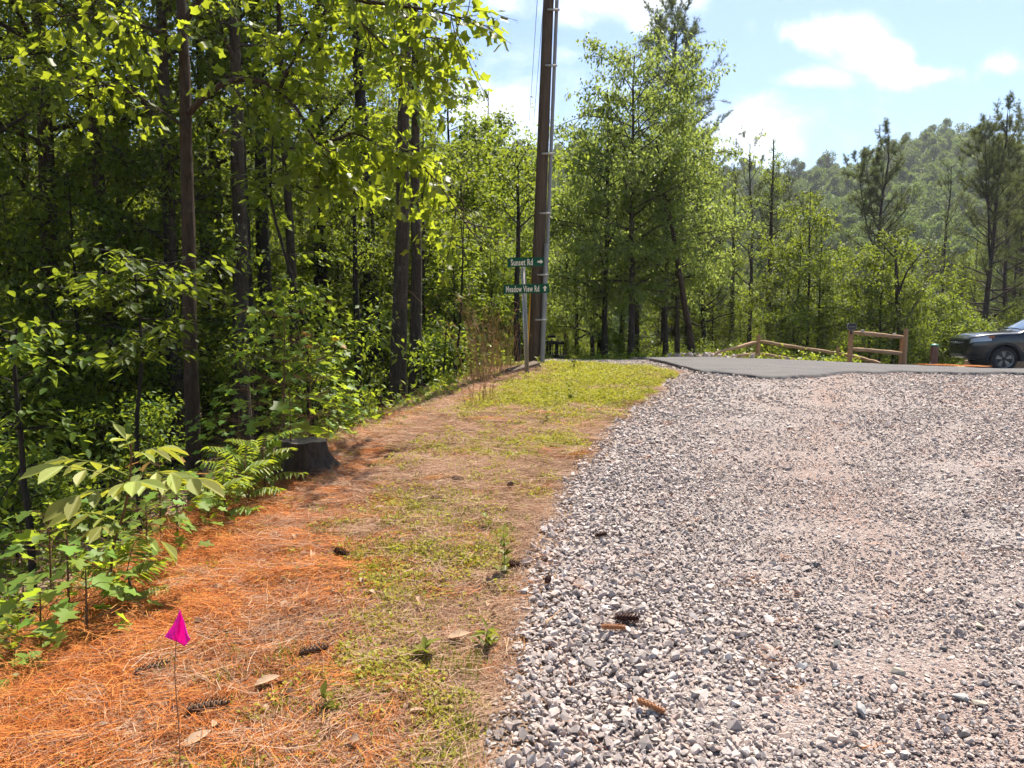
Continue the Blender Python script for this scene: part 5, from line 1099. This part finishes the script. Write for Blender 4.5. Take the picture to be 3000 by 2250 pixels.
# ---- tulip tree whose limb arches over the verge side of the woods
tD = 9.6; b = at(556, 1000, tD); to = np.array([b[0], tD, float(H(b[0], tD))])
tul = thing('tulip_tree', 'brown-barked tulip tree whose limb arches right with glowing yellow-green leaves', 'tree', to)
g = Geo(); TP = np.array([to + (0, 0, -.4), at(557, 1000, tD), at(553, 700, tD), at(545, 420, tD), at(541, 200, tD), at(530, -50, tD), at(520, -900, tD)]) - to; Q = curve_pts(TP, 26); tube(g, Q, np.linspace(.098, .05, 26) * np.where(np.arange(26) < 1, 1.4, 1), 12, jit=.04); g.obj('trunk', 'bark_brown', tul, smooth=True)
limbs = {'a': ([(556, 330, 9.55), (600, 285, 9.45), (660, 243, 9.35), (720, 232, 9.3), (770, 240, 9.2), (815, 268, 9.1), (870, 320, 9.0), (915, 400, 8.9), (945, 440, 8.8), (962, 480, 8.75)], .042, .012), 'b': ([(815, 268, 9.1), (840, 215, 9.2), (862, 170, 9.25), (890, 110, 9.3), (940, 50, 9.3), (990, -30, 9.3)], .026, .012),
         'c': ([(925, 415, 8.88), (965, 415, 8.8), (1010, 400, 8.7), (1040, 390, 8.6), (1090, 415, 8.5), (1130, 440, 8.5), (1190, 470, 8.4), (1260, 510, 8.3), (1320, 590, 8.2), (1380, 680, 8.1)], .02, .005), 'd': ([(545, 60, 9.6), (640, -60, 9.5), (820, -70, 9.3), (1000, -10, 9.0), (1150, 15, 8.7), (1290, 35, 8.5), (1390, 70, 8.4)], .04, .006),
         'e': ([(552, 380, 9.55), (480, 330, 9.4), (400, 280, 9.3), (310, 250, 9.2), (220, 262, 9.1)], .02, .006), 'f': ([(545, 130, 9.6), (430, 80, 9.2), (300, 40, 9.0), (150, 50, 8.8)], .025, .006), 'h': ([(1000, -10, 9.0), (1080, 90, 8.8), (1180, 180, 8.7), (1250, 230, 8.6)], .015, .005)}
g = Geo(); LP = {}
for k_, (pp_, ra, rb_) in limbs.items():
    P = curve_pts(np.array([at(*q) for q in pp_]) - to, 22); LP[k_] = P; tube(g, P, np.linspace(ra, rb_, 22), 7, jit=.05)
tw_pos, tw_d, tw_n = [], [], []
def twig(p, d, ln):
    d = unit(d); q = [p]
    for _ in range(5): d = unit(d + rng.normal(0, .18, 3) + np.array([0, 0, -.05])); q.append(q[-1] + d * ln / 5)
    q = np.array(q); tube(g, q, np.linspace(.006, .002, 6), 4, cap=False)
    m = max(4, int(ln / .06))
    for u in np.linspace(.15, 1, m):
        f = u * 5; j = min(int(f), 4); pp2 = q[j] + (q[j + 1] - q[j]) * (f - j); a = rng.uniform(0, 6.28); dd = unit(unit(q[j + 1] - q[j]) * .6 + rng.normal(0, .7, 3) + np.array([0, 0, -.35])); stalk = .06; tw_pos.append(pp2 + dd * stalk); tw_d.append(unit(dd + np.array([0, 0, -.25]))); tube(g, [pp2, pp2 + dd * stalk], [.0012, .001], 3, cap=False)
for k_, nt_, ln in [('a', 46, .85), ('b', 34, .85), ('c', 46, .8), ('d', 46, .85), ('e', 20, .7), ('f', 26, .8), ('h', 26, .7)]:
    P = LP[k_]
    for i in range(nt_):
        u = rng.uniform(.22 if k_ != 'c' else .05, 1); f = u * 21; j = min(int(f), 20); p = P[j] + (P[j + 1] - P[j]) * (f - j); t0 = unit(P[j + 1] - P[j]); twig(p, t0 * .5 + rng.normal(0, .6, 3) + np.array([.1, 0, -.12]), ln * rng.uniform(.5, 1.2))
g.obj('limbs', 'bark_brown', tul, smooth=True)
tw_pos = np.array(tw_pos); tw_d = np.array(tw_d)
w_ = tw_pos + to; pxs = w_[:, 0] / w_[:, 1] * FPX + 1500; pys = 950 - (w_[:, 2] - 1.5) / w_[:, 1] * FPX; keep_ = ~((pxs > 1340) & (pys > 300)) & (pxs < 1475); tw_pos, tw_d = tw_pos[keep_], tw_d[keep_]; n = len(tw_pos); roll = rng.normal(0, .5, n); size = rng.uniform(.075, .135, n)
w_ = tw_pos + to; pxs = w_[:, 0] / w_[:, 1] * FPX + 1500; pys = 950 - (w_[:, 2] - 1.5) / w_[:, 1] * FPX; vis = (pxs > 20) & (pxs < 1500) & (pys > 10) & (pys < 900)
order = np.argsort(-(size * vis)); pick = order[:300]; rest = order[300:]
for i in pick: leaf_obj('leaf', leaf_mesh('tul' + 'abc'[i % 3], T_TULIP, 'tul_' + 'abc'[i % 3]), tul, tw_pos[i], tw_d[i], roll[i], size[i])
g = Geo(); add_leaves(g, tw_pos[rest], tw_d[rest], roll[rest], size[rest], T_TULIP); o = g.obj('foliage', 'leaf_tulip', tul); o['kind'] = 'stuff'
# hanging sprig at the upper left edge
# ---- dry broomsedge clumps
def sedge(px, py, D, n_, h, rad, label, seed, lean=(.12, 0)):
    r = np.random.default_rng(seed); b = at(px, py, D); o = np.array([b[0], D, float(H(b[0], D))]); t_ = thing('dry_grass_clump', label, 'dry grass', o); g = Geo()
    for _ in range(n_):
        b = np.array([*r.normal(0, rad, 2), 0]); hh = h * r.uniform(.45, 1.05); l = np.array([r.normal(lean[0], .22), r.normal(lean[1], .22), 0]) * hh; P = curve_pts([b, b + l * .35 + (0, 0, hh * .55), b + l + (0, 0, hh)], 6); tube(g, P, np.linspace(.0045, .0015, 6), 3, cap=False)
        for q in range(int(r.integers(2, 6))):
            p = P[int(r.integers(1, 6))]; a = r.uniform(0, 6.28); e = p + np.array([math.cos(a) * .09, math.sin(a) * .09, r.uniform(-.03, .12)]) * hh; tube(g, [p, (p + e) / 2 + (0, 0, .02), e], [.002, .003, .001], 3, cap=False)
    g.obj('stalks', 'dry_grass', t_); return t_
sedge(1412, 1110, 12.0, 52, 1.4, .14, 'tall tan dry grass clump left of the street sign', 1, (-.12, 0)); sedge(1462, 1090, 13.2, 50, 1.2, .2, 'arching dry grass tangle at the foot of the street sign', 2, (.1, -.1)); sedge(1425, 1235, 9.6, 12, .62, .06, 'thin upright dry stalks on the verge below the tall dry grass', 3, (.0, 0)); sedge(1390, 1240, 9.3, 5, .55, .05, 'few reddish dry stalks left of the thin upright ones', 4, (0, 0)); sedge(870, 1330, 6.6, 16, .45, .04, 'short brown dead fern tips behind the stump', 5)
# ---- single weeds on the verge
def weed_plant(px, py, h, nl, lsz, label, seed, tmpl=T_OVATE, mat='grass_green'):
    r = np.random.default_rng(seed); o = G(px, py); t_ = thing('weed_plant', label, 'weed', o); g = Geo(); P = curve_pts([(0, 0, -.01), (.005, 0, h * .5), (r.normal(0, .03), 0, h)], 7); tube(g, P, np.linspace(.003, .0015, 7), 5); g.obj('stem', 'grass_green', t_)
    g = Geo(); k = r.integers(1, 7, nl); add_leaves(g, P[k], leaf_dirs(nl, 20, 25, r), r.normal(0, .3, nl), lsz * r.uniform(.6, 1.2, nl), tmpl); g.obj('leaves', mat, t_)
for i, (px, py, h, nl, lz, lab) in enumerate([(1475, 1700, .28, 16, .07, 'upright leafy weed beside the gravel edge, halfway down the verge'), (1245, 1945, .10, 9, .085, 'broad-leaved weed rosette in the middle of the near verge'), (1600, 1245, .26, 26, .06, 'leafy weed standing on the far verge near the gravel'), (1670, 1175, .24, 30, .06, 'bushy weed on the yellow far verge right of the pole'), (1680, 1090, .26, 34, .07, 'leafy weed at the crest right of the pole'), (1580, 1090, .25, 24, .06, 'leafy weed at the foot of the utility pole'), (960, 2110, .10, 12, .05, 'small green weed near the lower end of the verge'), (1420, 1920, .12, 16, .09, 'grassy weed tuft beside the near gravel edge'), (1430, 1560, .10, 9, .06, 'low green weed beside the gravel in mid verge'), (1625, 1200, .2, 18, .05, 'second leafy weed on the yellow far verge')]):
    weed_plant(px, py, h, nl, lz, lab, 70 + i, T_LANCE if i in (7,) else T_OVATE)

# ---- pine cones
randmat('cone_brown', [(.05, .025, .013), (.14, .075, .04), (.27, .16, .095)], .7, .3, nscale=30); randmat('cone_dark', [(.035, .014, .01), (.09, .035, .022)], .7, .3); randmat('cone_orange', [(.30, .12, .05), (.42, .20, .09)], .7, .3)
def cone_mesh(seed, ln, rad, mat, openn=.6):
    r = np.random.default_rng(seed); g = Geo(); u = np.linspace(0, 1, 10); tube(g, np.stack([(u - .5) * ln, .12 * ln * (u - .5) ** 2 * 4 * 0 + 0 * u, 0 * u], -1), rad * .62 * np.sin(np.pi * (.12 + .83 * u)) ** .6, 8)
    rows = 15
    for i in range(rows):
        t = (i + .5) / rows; rr = rad * math.sin(math.pi * (.12 + .83 * t)) ** .6; m = 7
        for j in range(m):
            a = (j + .5 * (i % 2)) * 2 * math.pi / m; c_ = np.array([(t - .5) * ln, math.cos(a) * rr * .55, math.sin(a) * rr * .55]); out = np.array([.0, math.cos(a), math.sin(a)]); tang = np.array([0, -math.sin(a), math.cos(a)]); ax = np.array([1., 0, 0]); w = rad * .40; tip = c_ + out * rad * (.30 + .35 * openn) + ax * ln * .05
            g.add([c_ - tang * w * .5, c_ + tang * w * .5, tip + tang * w * .42, tip + out * rad * .06 + ax * .002, tip - tang * w * .42, tip - ax * ln * .02 + out * rad * .1], [[0, 1, 2, 3]]); g.add([c_ - tang * w * .5, tip + out * rad * .06 + ax * .002, tip - tang * w * .42, tip - ax * ln * .025 + out * rad * .1, tip + tang * w * .42], [[0, 1, 2]]); g.add([tip + tang * w * .42, tip + out * rad * .08 + ax * .003, tip - tang * w * .42, tip - ax * ln * .03], [[0, 1, 2, 3]])
    return g.mesh('pine_cone', mat)
CM = {'brown': cone_mesh(1, .13, .026, 'cone_brown'), 'dark': cone_mesh(2, .11, .024, 'cone_dark', 1.1), 'orange': cone_mesh(3, .115, .017, 'cone_orange', .4)}
for px, py, kind, ang, sc, lab in [(445, 1995, 'brown', 38, 1.0, 'brown pine cone lying aslant left of the flag wire'), (610, 2110, 'brown', 18, 1.15, 'long weathered pine cone right of the flag wire'), (920, 1940, 'brown', 25, .95, 'pine cone in the middle of the near straw'), (1000, 1645, 'dark', -30, .9, 'dark pine cone on the bank in mid verge'), (1340, 1423, 'dark', -5, .85, 'dark pine cone on the verge below the dry stalks'), (1495, 1680, 'dark', -25, .9, 'dark pine cone beside the gravel edge next to the leafy weed'), (1835, 1840, 'dark', -5, 1.0, 'dark open pine cone on the gravel'), (1795, 1868, 'orange', 8, 1.0, 'orange closed pine cone lying below the dark one on the gravel'), (1905, 2105, 'orange', -28, .95, 'reddish pine cone on the coarse gravel nearest the bottom'), (1760, 1590, 'dark', 10, .7, 'small pine cone far up the gravel'), (1495, 1440, 'dark', 70, .7, 'small dark pine cone standing by the upper gravel edge'), (1140, 1355, 'brown', 30, .7, 'small pine cone on the upper bank'), (1280, 1480, 'dark', 0, .75, 'pine cone beside a pale leaf in mid verge'), (1605, 1725, 'dark', 80, .6, 'short dark cone at the gravel margin')]:
    p = G(px, py); o = bpy.data.objects.new('pine_cone', CM[kind]); C.objects.link(o); o.location = p + np.array([0, 0, .052 if px > 1500 else .055]); o.rotation_euler = (rng.uniform(0, 6), R(rng.normal(0, 5)), R(ang)); o.scale = (sc,) * 3; tag(o, lab, 'pine cone', 'pine cones')
# ---- twigs and single leaves on the ground
def stick(pts_, r0, label, mat='old_timber', lift=.034):
    P = np.array([G(*q) for q in pts_]); P[:, 2] += lift; g = Geo(); Q = curve_pts(P, 10); tube(g, Q, np.linspace(r0, r0 * .5, 10), 6, jit=.1); tag(g.obj('twig', mat, smooth=True), label, 'twig', 'fallen twigs')
stick([(935, 1885), (990, 1905), (1070, 1920)], .006, 'dark bent twig lying across the near straw'); stick([(1170, 1655), (1215, 1668)], .012, 'stubby broken stick on the bank in mid verge'); stick([(1600, 1855), (1650, 1808)], .004, 'pale thin twig on the gravel margin', 'cedar_rail', .05); stick([(1310, 1990), (1365, 2035)], .006, 'twig pointing to the gravel in the near verge'); stick([(1040, 1400), (1010, 1340), (960, 1320)], .004, 'thin grey branch arching beside the stump'); stick([(1490, 1890), (1478, 1950)], .004, 'curved twig along the near gravel edge', 'cedar_rail')
for (px, py, sz, rz, lab) in [(785, 2035, .10, 15, 'curled tan leaf lying in the orange straw'), (1345, 1900, .11, -5, 'large curled brown leaf at the weeds beside the gravel'), (1240, 1480, .09, 10, 'pale yellow leaf on the mid bank'), (1290, 1430, .07, 30, 'pale leaf left of the dark cone on the verge'), (580, 2210, .10, 40, 'broad tan leaf near the bottom beside the flag wire'), (1110, 1510, .09, -15, 'long pale leaf on the mid bank')]:
    p = G(px, py); V, F = mirror_leaf([(0, 0), (.12, .18), (.4, .27), (.75, .17), (1, 0)], .35, -.3); g = Geo(); V = V - (.5, 0, 0); g.add(V * sz, F); o = g.obj('fallen_leaf', 'litter'); o.location = p + np.array([0, 0, .045]); o.rotation_euler = (R(8), 0, R(rz)); tag(o, lab, 'leaf', 'single fallen leaves')
# ---- larger single stones on the gravel
simple('stone_dark', (.10, .098, .095), .8, nscale=25, nvar=.3, bumps=.4); simple('stone_tan', (.42, .36, .28), .85, nscale=25, nvar=.25, bumps=.4); simple('stone_grey', (.30, .29, .285), .85, nscale=25, nvar=.25, bumps=.4)
for (px, py, sz, mt, lab) in [(2390, 1665, .055, 'stone_dark', 'dark angular stone highest on the right half of the gravel'), (2345, 1745, .045, 'stone_dark', 'dark stone left of the highest dark one'), (2455, 1900, .065, 'stone_dark', 'two-faced dark stone in the middle of the right gravel'), (2350, 1965, .06, 'stone_grey', 'flat grey stone left of the two-faced one'), (2630, 1985, .075, 'stone_tan', 'largest tan stone on the right gravel'), (2525, 2095, .075, 'stone_grey', 'long grey stone near the bottom right'), (2870, 2075, .06, 'stone_tan', 'rounded tan stone at the lower right'), (2810, 2055, .07, 'stone_grey', 'flat grey stone beside the rounded tan stone'), (2765, 1915, .055, 'stone_dark', 'dark flat stone right of the largest tan stone'), (2450, 2020, .045, 'stone_grey', 'small greenish-grey stone below the flat grey one'), (2870, 1845, .055, 'stone_tan', 'pale stone at the right part of the gravel')]:
    p = G(px, py); o = stone_proto(int(px)); o.data.materials.clear(); o.data.materials.append(MATS[mt]); o.name = 'stone'; C.objects.link(o); o.location = p + np.array([0, 0, sz * .22 + .01]); o.scale = (sz * 1.2, sz, sz * .9); o.rotation_euler = (0, 0, rng.uniform(0, 6)); tag(o, lab, 'stone', 'larger single stones')
# ---- pine straw swept onto the asphalt edge near the car
y0 = G(2790, 1082); n = 26; x = y0[0] + rng.normal(0, .35, n); y = y0[1] + rng.normal(0, .12, n)
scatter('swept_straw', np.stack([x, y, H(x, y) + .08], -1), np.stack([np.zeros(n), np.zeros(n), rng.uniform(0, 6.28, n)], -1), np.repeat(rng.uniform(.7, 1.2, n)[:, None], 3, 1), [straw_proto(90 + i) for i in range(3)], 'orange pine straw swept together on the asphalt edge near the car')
# white stones heaped where the rail ends touch the ground
x = at(2055, 1052, 20.2)[0] + rng.normal(0, .55, 80); y = 19.6 + rng.normal(0, .3, 80)
scatter('white_stones', np.stack([x, y, H(x, y) + .12 + rng.uniform(0, .1, 80)], -1), rng.uniform(0, 6, (80, 3)), np.repeat(rng.uniform(.08, .2, 80)[:, None], 3, 1), [stone_proto(200 + i) for i in range(3)], 'heap of pale stones at the left end of the rail fence')

# ================================================================== HAZE
HAZE = 0.0003
def build_haze():
    g = Geo(); box(g, (-620, -70, -14), (620, 430, 110)); 
    m = bpy.data.materials.new('haze'); m.use_nodes = True; N = m.node_tree.nodes; N.clear(); out = N.new('ShaderNodeOutputMaterial'); v = N.new('ShaderNodeVolumePrincipled')
    v.inputs['Color'].default_value = (.88, .93, 1, 1); v.inputs['Density'].default_value = HAZE; v.inputs['Anisotropy'].default_value = .35; m.node_tree.links.new(v.outputs[0], out.inputs['Volume']); MATS['haze'] = m
    o = g.obj('haze', 'haze'); o['kind'] = 'stuff'; o['label'] = 'thin pale summer haze in the valley air'
build_haze()
